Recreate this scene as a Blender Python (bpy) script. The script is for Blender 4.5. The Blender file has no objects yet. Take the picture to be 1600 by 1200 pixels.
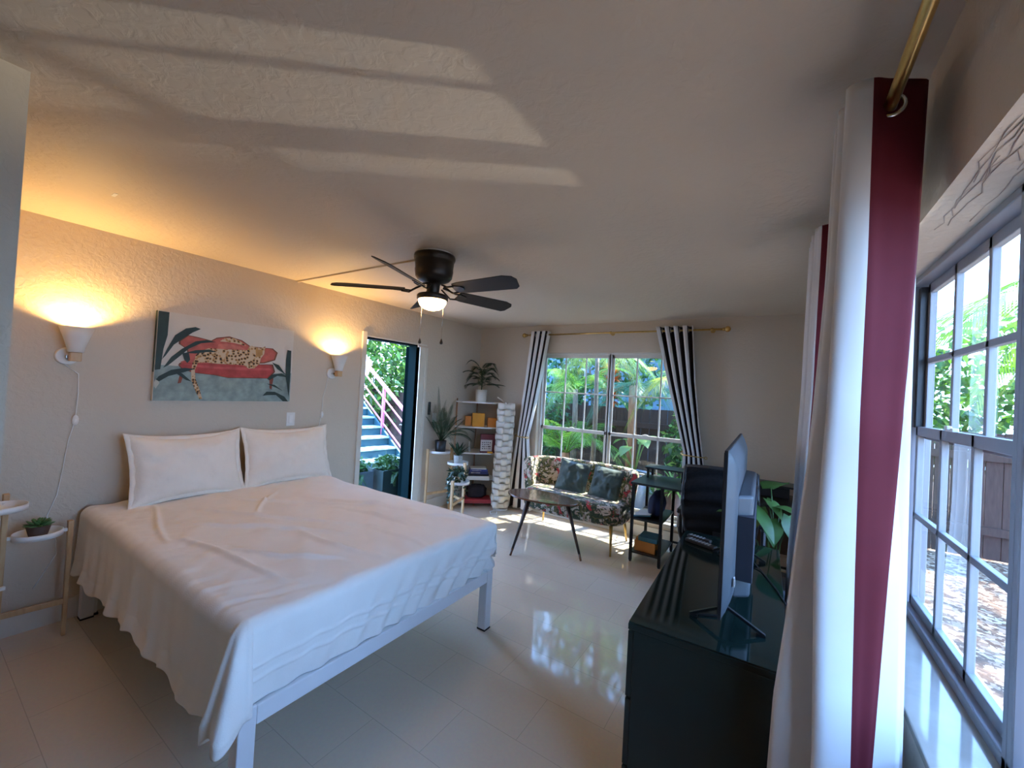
import bpy, math, random
from mathutils import Vector, Matrix
sin, cos, pi, rad = math.sin, math.cos, math.pi, math.radians
SC = bpy.context.scene
COL = SC.collection
V = Vector

# ------------------------------------------------------------------ materials
def _nodes(name):
    m = bpy.data.materials.new(name); m.use_nodes = True
    nt = m.node_tree; nt.nodes.clear()
    out = nt.nodes.new('ShaderNodeOutputMaterial')
    return m, nt, out

def _lk(nt, a, b): nt.links.new(a, b)

def mat(name, col, rough=.5, metal=0., var=.08, vscale=8., bump=0., bscale=60., spec=.5, emit=None, estr=0., coat=0., sheen=0., coord='Object', trans=0., detail=3):
    """Principled material with a noise-driven colour variation and bump."""
    m, nt, out = _nodes(name)
    b = nt.nodes.new('ShaderNodeBsdfPrincipled')
    tc = nt.nodes.new('ShaderNodeTexCoord')
    n = nt.nodes.new('ShaderNodeTexNoise'); n.inputs['Scale'].default_value = vscale; n.inputs['Detail'].default_value = detail
    _lk(nt, tc.outputs[coord], n.inputs['Vector'])
    r = nt.nodes.new('ShaderNodeValToRGB')
    r.color_ramp.elements[0].position = .3; r.color_ramp.elements[1].position = .7
    r.color_ramp.elements[0].color = [max(0, c*(1-var)) for c in col]+[1]
    r.color_ramp.elements[1].color = [min(1, c*(1+var)) for c in col]+[1]
    _lk(nt, n.outputs['Fac'], r.inputs['Fac'])
    _lk(nt, r.outputs['Color'], b.inputs['Base Color'])
    b.inputs['Roughness'].default_value = rough; b.inputs['Metallic'].default_value = metal
    b.inputs['Specular IOR Level'].default_value = spec
    b.inputs['Coat Weight'].default_value = coat; b.inputs['Coat Roughness'].default_value = .04
    b.inputs['Sheen Weight'].default_value = sheen
    if emit:
        b.inputs['Emission Color'].default_value = list(emit)+[1]; b.inputs['Emission Strength'].default_value = estr
    if bump:
        n2 = nt.nodes.new('ShaderNodeTexNoise'); n2.inputs['Scale'].default_value = bscale; n2.inputs['Detail'].default_value = 4
        _lk(nt, tc.outputs[coord], n2.inputs['Vector'])
        bp = nt.nodes.new('ShaderNodeBump'); bp.inputs['Strength'].default_value = bump; bp.inputs['Distance'].default_value = .01
        _lk(nt, n2.outputs['Fac'], bp.inputs['Height']); _lk(nt, bp.outputs['Normal'], b.inputs['Normal'])
    sh = b.outputs['BSDF']
    if trans:
        t = nt.nodes.new('ShaderNodeBsdfTranslucent'); mx = nt.nodes.new('ShaderNodeMixShader')
        _lk(nt, r.outputs['Color'], t.inputs['Color']); mx.inputs['Fac'].default_value = trans
        _lk(nt, sh, mx.inputs[1]); _lk(nt, t.outputs['BSDF'], mx.inputs[2]); sh = mx.outputs['Shader']
    _lk(nt, sh, out.inputs['Surface'])
    return m

def mat_glass(name):
    m, nt, out = _nodes(name)
    tr = nt.nodes.new('ShaderNodeBsdfTransparent'); tr.inputs['Color'].default_value = (.93, .96, .96, 1)
    gl = nt.nodes.new('ShaderNodeBsdfGlossy'); gl.inputs['Roughness'].default_value = .01
    fr = nt.nodes.new('ShaderNodeFresnel'); fr.inputs['IOR'].default_value = 1.5
    mx = nt.nodes.new('ShaderNodeMixShader')
    ge = nt.nodes.new('ShaderNodeNewGeometry'); inv = nt.nodes.new('ShaderNodeMath'); inv.operation = 'SUBTRACT'; inv.inputs[0].default_value = 1
    mu = nt.nodes.new('ShaderNodeMath'); mu.operation = 'MULTIPLY'
    _lk(nt, ge.outputs['Backfacing'], inv.inputs[1]); _lk(nt, fr.outputs['Fac'], mu.inputs[0]); _lk(nt, inv.outputs[0], mu.inputs[1])
    _lk(nt, mu.outputs[0], mx.inputs['Fac']); _lk(nt, tr.outputs['BSDF'], mx.inputs[1]); _lk(nt, gl.outputs['BSDF'], mx.inputs[2])
    _lk(nt, mx.outputs['Shader'], out.inputs['Surface'])
    return m

def mat_tile(name):
    m, nt, out = _nodes(name)
    b = nt.nodes.new('ShaderNodeBsdfPrincipled'); tc = nt.nodes.new('ShaderNodeTexCoord')
    mp = nt.nodes.new('ShaderNodeMapping'); mp.inputs['Location'].default_value = (.92+3.6, -.11+3., 0)
    _lk(nt, tc.outputs['Object'], mp.inputs['Vector'])
    br = nt.nodes.new('ShaderNodeTexBrick')
    br.offset = .5; br.inputs['Scale'].default_value = 1; br.inputs['Brick Width'].default_value = .6; br.inputs['Row Height'].default_value = .3
    br.inputs['Mortar Size'].default_value = .0016; br.inputs['Mortar Smooth'].default_value = .1; br.inputs['Bias'].default_value = 0
    br.inputs['Color1'].default_value = (.72, .60, .45, 1); br.inputs['Color2'].default_value = (.75, .63, .48, 1)
    br.inputs['Mortar'].default_value = (.56, .47, .36, 1)
    _lk(nt, mp.outputs['Vector'], br.inputs['Vector'])
    n = nt.nodes.new('ShaderNodeTexNoise'); n.inputs['Scale'].default_value = 60; n.inputs['Detail'].default_value = 5
    _lk(nt, tc.outputs['Object'], n.inputs['Vector'])
    mx = nt.nodes.new('ShaderNodeMix'); mx.data_type = 'RGBA'; mx.blend_type = 'MULTIPLY'; mx.inputs['Factor'].default_value = .15
    _lk(nt, br.outputs['Color'], mx.inputs[6]); _lk(nt, n.outputs['Color'], mx.inputs[7])
    _lk(nt, mx.outputs[2], b.inputs['Base Color'])
    b.inputs['Roughness'].default_value = .07; b.inputs['Specular IOR Level'].default_value = .55
    bp = nt.nodes.new('ShaderNodeBump'); bp.inputs['Strength'].default_value = .25; bp.inputs['Distance'].default_value = .002; bp.invert = True
    _lk(nt, br.outputs['Fac'], bp.inputs['Height']); _lk(nt, bp.outputs['Normal'], b.inputs['Normal'])
    _lk(nt, b.outputs['BSDF'], out.inputs['Surface'])
    return m

def mat_plaster(name, col, k=.5, sc=26.):
    """knock-down plaster: blotchy raised skim over orange peel"""
    m, nt, out = _nodes(name)
    b = nt.nodes.new('ShaderNodeBsdfPrincipled'); tc = nt.nodes.new('ShaderNodeTexCoord')
    n = nt.nodes.new('ShaderNodeTexNoise'); n.inputs['Scale'].default_value = sc; n.inputs['Detail'].default_value = 3; n.inputs['Distortion'].default_value = .6
    _lk(nt, tc.outputs['Object'], n.inputs['Vector'])
    r = nt.nodes.new('ShaderNodeValToRGB'); r.color_ramp.elements[0].position = .42; r.color_ramp.elements[1].position = .60
    _lk(nt, n.outputs['Fac'], r.inputs['Fac'])
    bp = nt.nodes.new('ShaderNodeBump'); bp.inputs['Strength'].default_value = k; bp.inputs['Distance'].default_value = .006
    _lk(nt, r.outputs['Color'], bp.inputs['Height'])
    n2 = nt.nodes.new('ShaderNodeTexNoise'); n2.inputs['Scale'].default_value = 1.6; n2.inputs['Detail'].default_value = 2
    _lk(nt, tc.outputs['Object'], n2.inputs['Vector'])
    r2 = nt.nodes.new('ShaderNodeValToRGB')
    r2.color_ramp.elements[0].color = [c*.97 for c in col]+[1]; r2.color_ramp.elements[1].color = [c*1.03 for c in col]+[1]
    _lk(nt, n2.outputs['Fac'], r2.inputs['Fac']); _lk(nt, r2.outputs['Color'], b.inputs['Base Color'])
    b.inputs['Roughness'].default_value = .6; b.inputs['Specular IOR Level'].default_value = .3
    _lk(nt, bp.outputs['Normal'], b.inputs['Normal']); _lk(nt, b.outputs['BSDF'], out.inputs['Surface'])
    return m

def mat_ramp_cells(name, stops, scale, rough=.7, feature='F1', vecnoise=.25, bump=.2, constant=True):
    """Voronoi cells pushed through a hard ramp: prints, spots, mulch."""
    m, nt, out = _nodes(name)
    b = nt.nodes.new('ShaderNodeBsdfPrincipled'); tc = nt.nodes.new('ShaderNodeTexCoord')
    n = nt.nodes.new('ShaderNodeTexNoise'); n.inputs['Scale'].default_value = scale*.8; n.inputs['Detail'].default_value = 2
    _lk(nt, tc.outputs['Object'], n.inputs['Vector'])
    mv = nt.nodes.new('ShaderNodeMix'); mv.data_type = 'RGBA'; mv.blend_type = 'LINEAR_LIGHT'; mv.inputs['Factor'].default_value = vecnoise/scale*4
    _lk(nt, tc.outputs['Object'], mv.inputs[6]); _lk(nt, n.outputs['Color'], mv.inputs[7])
    vo = nt.nodes.new('ShaderNodeTexVoronoi'); vo.inputs['Scale'].default_value = scale; vo.feature = 'F1'
    _lk(nt, mv.outputs[2], vo.inputs['Vector'])
    r = nt.nodes.new('ShaderNodeValToRGB'); cr = r.color_ramp
    cr.interpolation = 'CONSTANT' if constant else 'LINEAR'
    while len(cr.elements) > 1: cr.elements.remove(cr.elements[-1])
    for i, (p, c) in enumerate(stops):
        e = cr.elements[0] if i == 0 else cr.elements.new(p)
        e.position = p; e.color = list(c)+[1]
    if feature == 'CELL':
        sp = nt.nodes.new('ShaderNodeSeparateColor'); _lk(nt, vo.outputs['Color'], sp.inputs['Color']); src = sp.outputs['Red']
    else:
        src = vo.outputs['Distance']
    _lk(nt, src, r.inputs['Fac']); _lk(nt, r.outputs['Color'], b.inputs['Base Color'])
    b.inputs['Roughness'].default_value = rough
    if bump:
        bp = nt.nodes.new('ShaderNodeBump'); bp.inputs['Strength'].default_value = bump; bp.inputs['Distance'].default_value = .01
        _lk(nt, vo.outputs['Distance'], bp.inputs['Height']); _lk(nt, bp.outputs['Normal'], b.inputs['Normal'])
    _lk(nt, b.outputs['BSDF'], out.inputs['Surface'])
    return m

def mat_floral(name):
    """cream cloth printed with dark leaves, pale petals and a few red blooms"""
    m, nt, out = _nodes(name)
    b = nt.nodes.new('ShaderNodeBsdfPrincipled'); tc = nt.nodes.new('ShaderNodeTexCoord')
    def layer(scale, seed, lo, hi, dist=1.2):
        mp = nt.nodes.new('ShaderNodeMapping'); mp.inputs['Location'].default_value = (seed, seed*.7, seed*1.3)
        _lk(nt, tc.outputs['Object'], mp.inputs['Vector'])
        n = nt.nodes.new('ShaderNodeTexNoise'); n.inputs['Scale'].default_value = scale; n.inputs['Detail'].default_value = 3; n.inputs['Distortion'].default_value = dist
        _lk(nt, mp.outputs['Vector'], n.inputs['Vector'])
        r = nt.nodes.new('ShaderNodeValToRGB'); r.color_ramp.elements[0].position = lo; r.color_ramp.elements[1].position = hi
        _lk(nt, n.outputs['Fac'], r.inputs['Fac']); return r.outputs['Color']
    prev = None
    for (sc, seed, lo, hi, c) in [(9.5, 1.3, .48, .505, (.03, .05, .018)), (18, 5.1, .54, .55, (.13, .12, .035)), (14, 9.4, .59, .63, (.46, .30, .22)), (6.5, 3.7, .60, .63, (.48, .04, .04)), (30, 7.7, .59, .62, (.015, .024, .014))]:
        f = layer(sc, seed, lo, hi)
        mx = nt.nodes.new('ShaderNodeMix'); mx.data_type = 'RGBA'
        _lk(nt, f, mx.inputs['Factor'])
        if prev is None: mx.inputs[6].default_value = (.60, .52, .42, 1)
        else: _lk(nt, prev, mx.inputs[6])
        mx.inputs[7].default_value = list(c)+[1]; prev = mx.outputs[2]
    _lk(nt, prev, b.inputs['Base Color']); b.inputs['Roughness'].default_value = .8; b.inputs['Sheen Weight'].default_value = .2
    _lk(nt, b.outputs['BSDF'], out.inputs['Surface'])
    return m

def mat_wood(name, c1, c2, scale=6., rough=.35, axis='X', coat=0.):
    m, nt, out = _nodes(name)
    b = nt.nodes.new('ShaderNodeBsdfPrincipled'); tc = nt.nodes.new('ShaderNodeTexCoord')
    mp = nt.nodes.new('ShaderNodeMapping')
    s = {'X': (.15, 1, 1), 'Y': (1, .15, 1), 'Z': (1, 1, .15)}[axis]
    mp.inputs['Scale'].default_value = s
    _lk(nt, tc.outputs['Object'], mp.inputs['Vector'])
    n = nt.nodes.new('ShaderNodeTexNoise'); n.inputs['Scale'].default_value = scale*8; n.inputs['Detail'].default_value = 6; n.inputs['Distortion'].default_value = .4
    _lk(nt, mp.outputs['Vector'], n.inputs['Vector'])
    r = nt.nodes.new('ShaderNodeValToRGB'); r.color_ramp.elements[0].position = .3; r.color_ramp.elements[1].position = .72
    r.color_ramp.elements[0].color = list(c1)+[1]; r.color_ramp.elements[1].color = list(c2)+[1]
    _lk(nt, n.outputs['Fac'], r.inputs['Fac']); _lk(nt, r.outputs['Color'], b.inputs['Base Color'])
    b.inputs['Roughness'].default_value = rough; b.inputs['Coat Weight'].default_value = coat
    _lk(nt, b.outputs['BSDF'], out.inputs['Surface'])
    return m

# ------------------------------------------------------------------ mesh builder
class MB:
    def __init__(s): s.v = []; s.f = []; s.m = []; s.s = []
    def face(s, idx, mi=0, sm=False): s.f.append(tuple(idx)); s.m.append(mi); s.s.append(sm)
    def add(s, vs):
        k = len(s.v); s.v.extend([tuple(q) for q in vs]); return k
    def mark(s): return len(s.v)
    def xform(s, k, M):
        for i in range(k, len(s.v)): s.v[i] = tuple(M @ V(s.v[i]))
    def box(s, x0, x1, y0, y1, z0, z1, mi=0):
        k = s.add([(x0,y0,z0),(x1,y0,z0),(x1,y1,z0),(x0,y1,z0),(x0,y0,z1),(x1,y0,z1),(x1,y1,z1),(x0,y1,z1)])
        for q in ((0,3,2,1),(4,5,6,7),(0,1,5,4),(1,2,6,5),(2,3,7,6),(3,0,4,7)): s.face([k+i for i in q], mi)
        return s
    def obox(s, c, size, rz=0, rx=0, ry=0, mi=0):
        k = s.mark(); a, b, d = [q/2 for q in size]
        s.box(-a,a,-b,b,-d,d, mi)
        s.xform(k, Matrix.Translation(V(c)) @ Matrix.Rotation(rz,4,'Z') @ Matrix.Rotation(ry,4,'Y') @ Matrix.Rotation(rx,4,'X'))
        return s
    def bar(s, p, q, w, h=None, mi=0, up=(0,0,1)):
        p, q = V(p), V(q); d = (q-p).normalized(); u = V(up)
        if abs(d.dot(u)) > .98: u = V((1,0,0))
        a = d.cross(u).normalized(); b = a.cross(d); h = h or w
        vs = []
        for c in (p, q):
            for (i, j) in ((-1,-1),(1,-1),(1,1),(-1,1)): vs.append(c + a*(i*w/2) + b*(j*h/2))
        k = s.add(vs)
        for f in ((3,2,1,0),(4,5,6,7),(0,1,5,4),(1,2,6,5),(2,3,7,6),(3,0,4,7)): s.face([k+i for i in f], mi)
        return s
    def tube(s, pts, rads, n=10, mi=0, caps=True):
        pts = [V(p) for p in pts]
        if not hasattr(rads, '__len__'): rads = [rads]*len(pts)
        rings = []; prev = None
        for i, p in enumerate(pts):
            d = (pts[min(i+1, len(pts)-1)] - pts[max(i-1, 0)]).normalized()
            if prev is None:
                u = V((0,0,1)) if abs(d.z) < .9 else V((1,0,0)); a = d.cross(u).normalized()
            else:
                a = prev - d*prev.dot(d); a = a.normalized() if a.length > 1e-6 else d.orthogonal().normalized()
            prev = a; b = d.cross(a)
            k = s.add([p + (a*cos(2*pi*j/n) + b*sin(2*pi*j/n))*rads[i] for j in range(n)]); rings.append(k)
        for i in range(len(rings)-1):
            for j in range(n): s.face((rings[i]+j, rings[i]+(j+1)%n, rings[i+1]+(j+1)%n, rings[i+1]+j), mi, True)
        if caps:
            s.face([rings[0]+j for j in range(n)][::-1], mi); s.face([rings[-1]+j for j in range(n)], mi)
        return s
    def lathe(s, prof, c=(0,0,0), n=24, mi=0, cap0=True, cap1=True, sx=1, sy=1):
        rings = []
        for (r, z) in prof:
            rings.append(s.add([(c[0]+r*sx*cos(2*pi*j/n), c[1]+r*sy*sin(2*pi*j/n), c[2]+z) for j in range(n)]))
        for i in range(len(rings)-1):
            for j in range(n): s.face((rings[i]+j, rings[i]+(j+1)%n, rings[i+1]+(j+1)%n, rings[i+1]+j), mi, True)
        if cap0: s.face([rings[0]+j for j in range(n)][::-1], mi)
        if cap1: s.face([rings[-1]+j for j in range(n)], mi)
        return s
    def prism(s, poly, z0, z1, mi=0):
        n = len(poly)
        a = s.add([(x,y,z0) for x,y in poly]); b = s.add([(x,y,z1) for x,y in poly])
        s.face([a+i for i in range(n)][::-1], mi); s.face([b+i for i in range(n)], mi)
        for i in range(n): s.face((a+i, a+(i+1)%n, b+(i+1)%n, b+i), mi)
        return s
    def grid(s, fn, nu, nv, mi=0, cu=False, cv=False, mif=None):
        k = s.add([fn(i/(nu if cu else nu-1), j/(nv if cv else nv-1)) for i in range(nu) for j in range(nv)])
        for i in range(nu if cu else nu-1):
            for j in range(nv if cv else nv-1):
                i2, j2 = (i+1) % nu, (j+1) % nv
                s.face((k+i*nv+j, k+i2*nv+j, k+i2*nv+j2, k+i*nv+j2), mif(i, j) if mif else mi, True)
        return s
    def sphere(s, c, r, n=12, mi=0, sz=None):
        r = r if hasattr(r, '__len__') else (r, r, r)
        m = max(4, n//2); prof = [(sin(pi*i/m), -cos(pi*i/m)) for i in range(m+1)]
        prof[0] = (.001, -1); prof[-1] = (.001, 1)
        k = s.mark(); s.lathe(prof, (0,0,0), n, mi)
        for i in range(k, len(s.v)):
            x, y, z = s.v[i]; s.v[i] = (c[0]+x*r[0], c[1]+y*r[1], c[2]+z*r[2])
        return s
    def torus(s, c, R, r, axis='Y', n=20, m=8, mi=0):
        def fn(u, v):
            a, b = 2*pi*u, 2*pi*v; p = ((R+r*cos(b))*cos(a), (R+r*cos(b))*sin(a), r*sin(b))
            if axis == 'Y': p = (p[0], p[2], p[1])
            if axis == 'X': p = (p[2], p[0], p[1])
            return (c[0]+p[0], c[1]+p[1], c[2]+p[2])
        return s.grid(fn, n, m, mi, True, True)
    # foliage ------------------------------------------------
    def leaf(s, p, d, side, L, W, mi=0, droop=0.):
        p, d, side = V(p), V(d), V(side)
        dn = V((0,0,-1))*droop*L
        k = s.add([p, p+d*L*.45+side*W/2+dn*.3, p+d*L+dn, p+d*L*.45-side*W/2+dn*.3])
        s.face((k, k+1, k+2, k+3), mi, True)
    def frond(s, base, az, L, rise, droop, n=26, ll=.3, lw=.025, mi=0, mr=0, rr=.008, ang=55, hang=.35, side0=.12):
        h = V((cos(az), sin(az), 0)); b = V(base); pts = []
        for i in range(13):
            t = i/12; pts.append(b + h*L*(t - .12*t*t) + V((0,0,rise*t - droop*t*t)))
        s.tube(pts, [rr*(1-.8*i/12) for i in range(13)], 5, mr)
        sd = V((-h.y, h.x, 0))
        for i in range(n):
            t = side0 + (1-side0)*i/(n-1); q = t*12; a = min(int(q), 11); fr = q-a
            p = pts[a].lerp(pts[a+1], fr); tg = (pts[a+1]-pts[a]).normalized()
            l = ll*(.35+.65*sin(pi*min(1, .12+.88*t)**.8)) if t < .97 else ll*.4
            A = rad(ang*(1-.45*t))
            for sg in (-1, 1):
                d = (tg*cos(A) + sd*sg*sin(A)).normalized()
                s.leaf(p, d, tg, l, lw*2, mi, hang)
    def broad(s, p, d, L, W, mi=0, curl=.4, fold=.18, n=8, up=(0,0,1), notch=0.):
        p, d = V(p), V(d).normalized(); u = V(up); sd = d.cross(u)
        sd = sd.normalized() if sd.length > 1e-4 else V((1,0,0)); nm = sd.cross(d)
        rows = []
        for i in range(n+1):
            t = i/n; w = W/2*(sin(pi*min(1,(t*.93+.07))**.75))*(1 if t < 1 else 0)
            c = p + d*L*t*(1-.1*t) - nm*(curl*L*t*t)
            rows.append(s.add([c - sd*w + nm*fold*w - d*notch*W*(1 if i == 0 else 0), c, c + sd*w + nm*fold*w - d*notch*W*(1 if i == 0 else 0)]))
        for i in range(n):
            a, b = rows[i], rows[i+1]
            s.face((a, a+1, b+1, b), mi, True); s.face((a+1, a+2, b+2, b+1), mi, True)
    def cloud(s, c, r, n, size, rng, mi=0, mis=None, shell=.55, aspect=.5):
        for _ in range(n):
            while True:
                q = V((rng.uniform(-1,1), rng.uniform(-1,1), rng.uniform(-1,1)))
                if shell*rng.random() < q.length < 1: break
            p = V((c[0]+q.x*r[0], c[1]+q.y*r[1], c[2]+q.z*r[2]))
            d = V((rng.gauss(0,1), rng.gauss(0,1), rng.gauss(-.2,.7))).normalized(); sd = d.orthogonal().normalized()
            sd = (Matrix.Rotation(rng.uniform(0,6.28), 3, d) @ sd); L = size*rng.uniform(.6,1.4)
            s.leaf(p, d, sd, L, L*aspect, rng.choice(mis) if mis else mi, .15)
    # ---------------------------------------------------------
    def build(s, name, mats, parent=None, loc=None, bevel=0., seg=2, solid=0., sub=0):
        if not hasattr(mats, '__len__'): mats = [mats]
        if parent is not None: o0 = ORG[parent.name]
        elif loc is not None: o0 = V(loc)
        else:
            xs = [q[0] for q in s.v]; ys = [q[1] for q in s.v]; zs = [q[2] for q in s.v]
            o0 = V(((min(xs)+max(xs))/2, (min(ys)+max(ys))/2, min(zs)))
        me = bpy.data.meshes.new(name)
        me.from_pydata([(q[0]-o0.x, q[1]-o0.y, q[2]-o0.z) for q in s.v], [], s.f)
        for m in mats: me.materials.append(m)
        me.polygons.foreach_set('material_index', s.m); me.polygons.foreach_set('use_smooth', s.s)
        me.update()
        o = bpy.data.objects.new(name, me); COL.objects.link(o)
        if parent is not None: o.parent = parent
        else: o.location = o0
        ORG[o.name] = o0
        if bevel:
            md = o.modifiers.new('bevel', 'BEVEL'); md.width = bevel; md.segments = seg; md.limit_method = 'ANGLE'; md.angle_limit = rad(40)
        if solid:
            md = o.modifiers.new('solid', 'SOLIDIFY'); md.thickness = solid; md.offset = 0
        if sub:
            md = o.modifiers.new('sub', 'SUBSURF'); md.levels = sub; md.render_levels = sub
        return o
ORG = {}

def tag(o, label, cat, group=None, kind=None):
    o['label'] = label; o['category'] = cat
    if group: o['group'] = group
    if kind: o['kind'] = kind
    return o
def thing(name, loc, label, cat, group=None, kind=None):
    o = bpy.data.objects.new(name, None); COL.objects.link(o); o.location = loc; o.empty_display_size = .1
    ORG[o.name] = V(loc); return tag(o, label, cat, group, kind)
def struct(o, label=None, cat=None):
    o['kind'] = 'structure'
    if label: o['label'] = label
    if cat: o['category'] = cat
    return o

# ------------------------------------------------------------------ palette
M = {}
M['wall'] = mat_plaster('painted_wall', (.57, .49, .39), .16, 34)
M['ceil'] = mat_plaster('ceiling_plaster', (.63, .53, .42), .17, 24)
M['tile'] = mat_tile('floor_tile')
M['trim'] = mat('trim_paint', (.64, .60, .52), .4, var=.03)
M['sill'] = mat('sill_tile', (.36, .33, .28), .08, var=.08, vscale=12)
M['alu'] = mat('white_window_frame', (.62, .61, .58), .4, var=.03)
M['alu_shaded'] = mat('shaded_window_frame', (.25, .25, .265), .4, var=.03)  # darker copy of the window frame: right-wall frames' shade put into the colour
M['track'] = mat('dark_window_track', (.03, .03, .035), .4)
M['glass'] = mat_glass('window_glass')
M['white'] = mat('white_enamel', (.78, .78, .76), .3, var=.02)
M['whitepl'] = mat('white_plastic', (.72, .71, .68), .4, var=.02)
M['bedmetal'] = mat('white_bed_metal', (.74, .75, .76), .35, var=.02)
M['black'] = mat('black_metal', (.010, .010, .011), .45, var=.2, spec=.25)
M['blackpl'] = mat('black_plastic', (.015, .015, .017), .45, var=.2)
M['rubber'] = mat('dark_rubber', (.02, .02, .02), .7)
M['brass'] = mat('brushed_brass', (.55, .36, .12), .28, 1., var=.08, vscale=30)
M['steel'] = mat('satin_steel', (.62, .60, .56), .25, 1., var=.05)
M['sheet'] = mat('white_sheet_cotton', (.82, .79, .74), .85, var=.02, bump=.12, bscale=220, sheen=.2)
M['pillow'] = mat('cream_pillow_cotton', (.80, .74, .65), .85, var=.03, bump=.25, bscale=45, sheen=.2)
M['mattress'] = mat('mattress_ticking', (.70, .70, .70), .9)
M['oak'] = mat_wood('pale_oak', (.46, .28, .13), (.60, .40, .21), 4, .45, 'Z')
M['walnut'] = mat_wood('walnut_veneer', (.085, .032, .016), (.17, .07, .034), 3, .22, 'X', .4)
M['bronze'] = mat('dark_bronze', (.022, .016, .012), .38, .3, var=.2)
M['bladew'] = mat_wood('dark_fan_blade', (.008, .006, .005), (.016, .011, .008), 3, .6, 'X')
M['bowl'] = mat('lit_frosted_bowl', (.9, .8, .6), .4, emit=(1, .62, .26), estr=20.)
M['bulb'] = mat('lit_bulb', (.9, .8, .6), .4, emit=(1, .72, .36), estr=30.)
M['lining'] = mat('white_curtain_cloth', (.74, .73, .72), .8, var=.02, sheen=.2, trans=.12)
M['burg'] = mat('burgundy_curtain_cloth', (.25, .026, .045), .75, var=.05, sheen=.1, trans=.6)
M['blackcloth'] = mat('black_curtain_cloth', (.018, .014, .016), .8, var=.1)
M['floral'] = mat_floral('floral_upholstery')
M['velvet'] = mat('green_velvet', (.028, .055, .045), .55, var=.35, vscale=9, sheen=.35)
M['dresser'] = mat('dark_green_lacquer', (.005, .014, .012), .3, var=.15)
M['blackglass'] = mat('dark_green_glass_top', (.006, .014, .012), .06, var=.1, spec=.45)
M['tvback'] = mat('grey_tv_plastic', (.045, .053, .062), .5, 0., var=.05)
M['tvbox'] = mat('dark_tv_plastic', (.022, .024, .036), .55)
M['screen'] = mat('screen_glass', (.008, .008, .009), .08)
M['mesh'] = mat('black_chair_mesh', (.008, .008, .009), .9, spec=.15, var=.3, vscale=60, bump=.4, bscale=300)
M['greypad'] = mat('grey_padding', (.42, .43, .44), .7)
M['soil'] = mat('potting_soil', (.03, .02, .013), .95, var=.5, vscale=60)
M['leafdk'] = mat('dark_green_leaf', (.022, .05, .018), .5, var=.35, vscale=20, trans=.15)
M['leafmd'] = mat('mid_green_leaf', (.05, .12, .03), .45, var=.35, vscale=12, trans=.25)
M['leafpo'] = mat('pothos_green_leaf', (.055, .125, .028), .4, var=.3, vscale=9, trans=.3)
M['succ'] = mat('succulent_green', (.07, .17, .05), .45, var=.3, vscale=20)
M['terra'] = mat('brown_clay', (.075, .040, .030), .6, var=.15)
M['potblk'] = mat('black_ceramic', (.012, .012, .013), .35)
M['potgry'] = mat('speckled_grey_ceramic', (.42, .42, .38), .6, var=.2, vscale=60)
M['potwht'] = mat('ribbed_white_ceramic', (.68, .66, .60), .5)
M['copper'] = mat('copper_rod', (.45, .24, .14), .3, .9)
M['yellow'] = mat('yellow_box_card', (.72, .33, .008), .5)
M['orange'] = mat('orange_box_card', (.62, .22, .02), .5)
M['maroon'] = mat('maroon_box_card', (.12, .014, .022), .5)
M['card'] = mat('pale_card', (.60, .56, .54), .6)
M['ink'] = mat('dark_ink', (.04, .02, .03), .7)
M['navy'] = mat('navy_cover', (.015, .018, .10), .45)
M['blue'] = mat('blue_cover', (.035, .04, .20), .45)
M['paper'] = mat('page_edges', (.66, .64, .62), .8, var=.1, vscale=120)
M['red'] = mat('red_cover', (.36, .03, .04), .45)
M['bag'] = mat('dark_bag_cloth', (.018, .014, .02), .8, var=.4, vscale=18, bump=.4, bscale=25)
M['lampw'] = mat('white_lamp_strip', (.74, .70, .62), .55, var=.03, trans=.1)
M['teal'] = mat('teal_foam', (.05, .16, .20), .8, var=.1)
M['orangew'] = mat('orange_foam', (.56, .22, .045), .7, var=.1)
M['navycloth'] = mat('navy_cloth', (.015, .02, .05), .85, var=.3)
M['deskt'] = mat('dark_grey_desk_board', (.018, .020, .020), .35, spec=.35, var=.2, vscale=20)
M['desktbrown'] = mat('dark_brown_desk_board', (.06, .035, .022), .5, var=.2)
M['canvas'] = mat('canvas_ground', (.60, .56, .49), .7, var=.03, bump=.1, bscale=300)

# ------------------------------------------------------------------ setting
H = 2.44; LX = -3.64; FY = 4.71; RX = .306; BY = -2.6
b = MB(); b.box(LX-.15, RX+.2, BY-.15, FY+.16, -.12, 0); struct(b.build('floor', M['tile'], loc=(0,0,0)))
b = MB(); b.box(LX-.15, RX+.2, BY-.15, FY+.16, H, H+.1); struct(b.build('ceiling', M['ceil'], loc=(0,0,H)))

def wall(name, axis, a0, a1, t0, t1, z0, z1, holes):
    """axis: running axis; a0..a1 extent; t0..t1 thickness; holes [(a,b,z,z)]"""
    b = MB()
    def bx(p, q, zl, zh):
        if q-p < 1e-4 or zh-zl < 1e-4: return
        if axis == 'x': b.box(p, q, t0, t1, zl, zh)
        else: b.box(t0, t1, p, q, zl, zh)
    cur = a0
    for (p, q, zl, zh) in sorted(holes):
        bx(cur, p, z0, z1); bx(p, q, z0, zl); bx(p, q, zh, z1); cur = q
    bx(cur, a1, z0, z1)
    return struct(b.build(name, M['wall'], loc=(0,0,0)))
DY0, DY1, DZ = 2.745, 3.50, 2.05
wall('wall_left', 'y', .2, FY+.16, LX-.15, LX, 0, H, [(DY0, DY1, 0, DZ)])
wall('wall_far', 'x', LX, RX, FY, FY+.16, 0, H, [(-2.64, -.78, .20, 2.085)])
wall('wall_right', 'y', BY, FY+.16, RX, RX+.2, 0, H, [(.40, 3.06, .80, 2.075)])
wall('wall_back', 'x', -1.91, RX, BY-.15, BY, 0, H, [])
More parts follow.
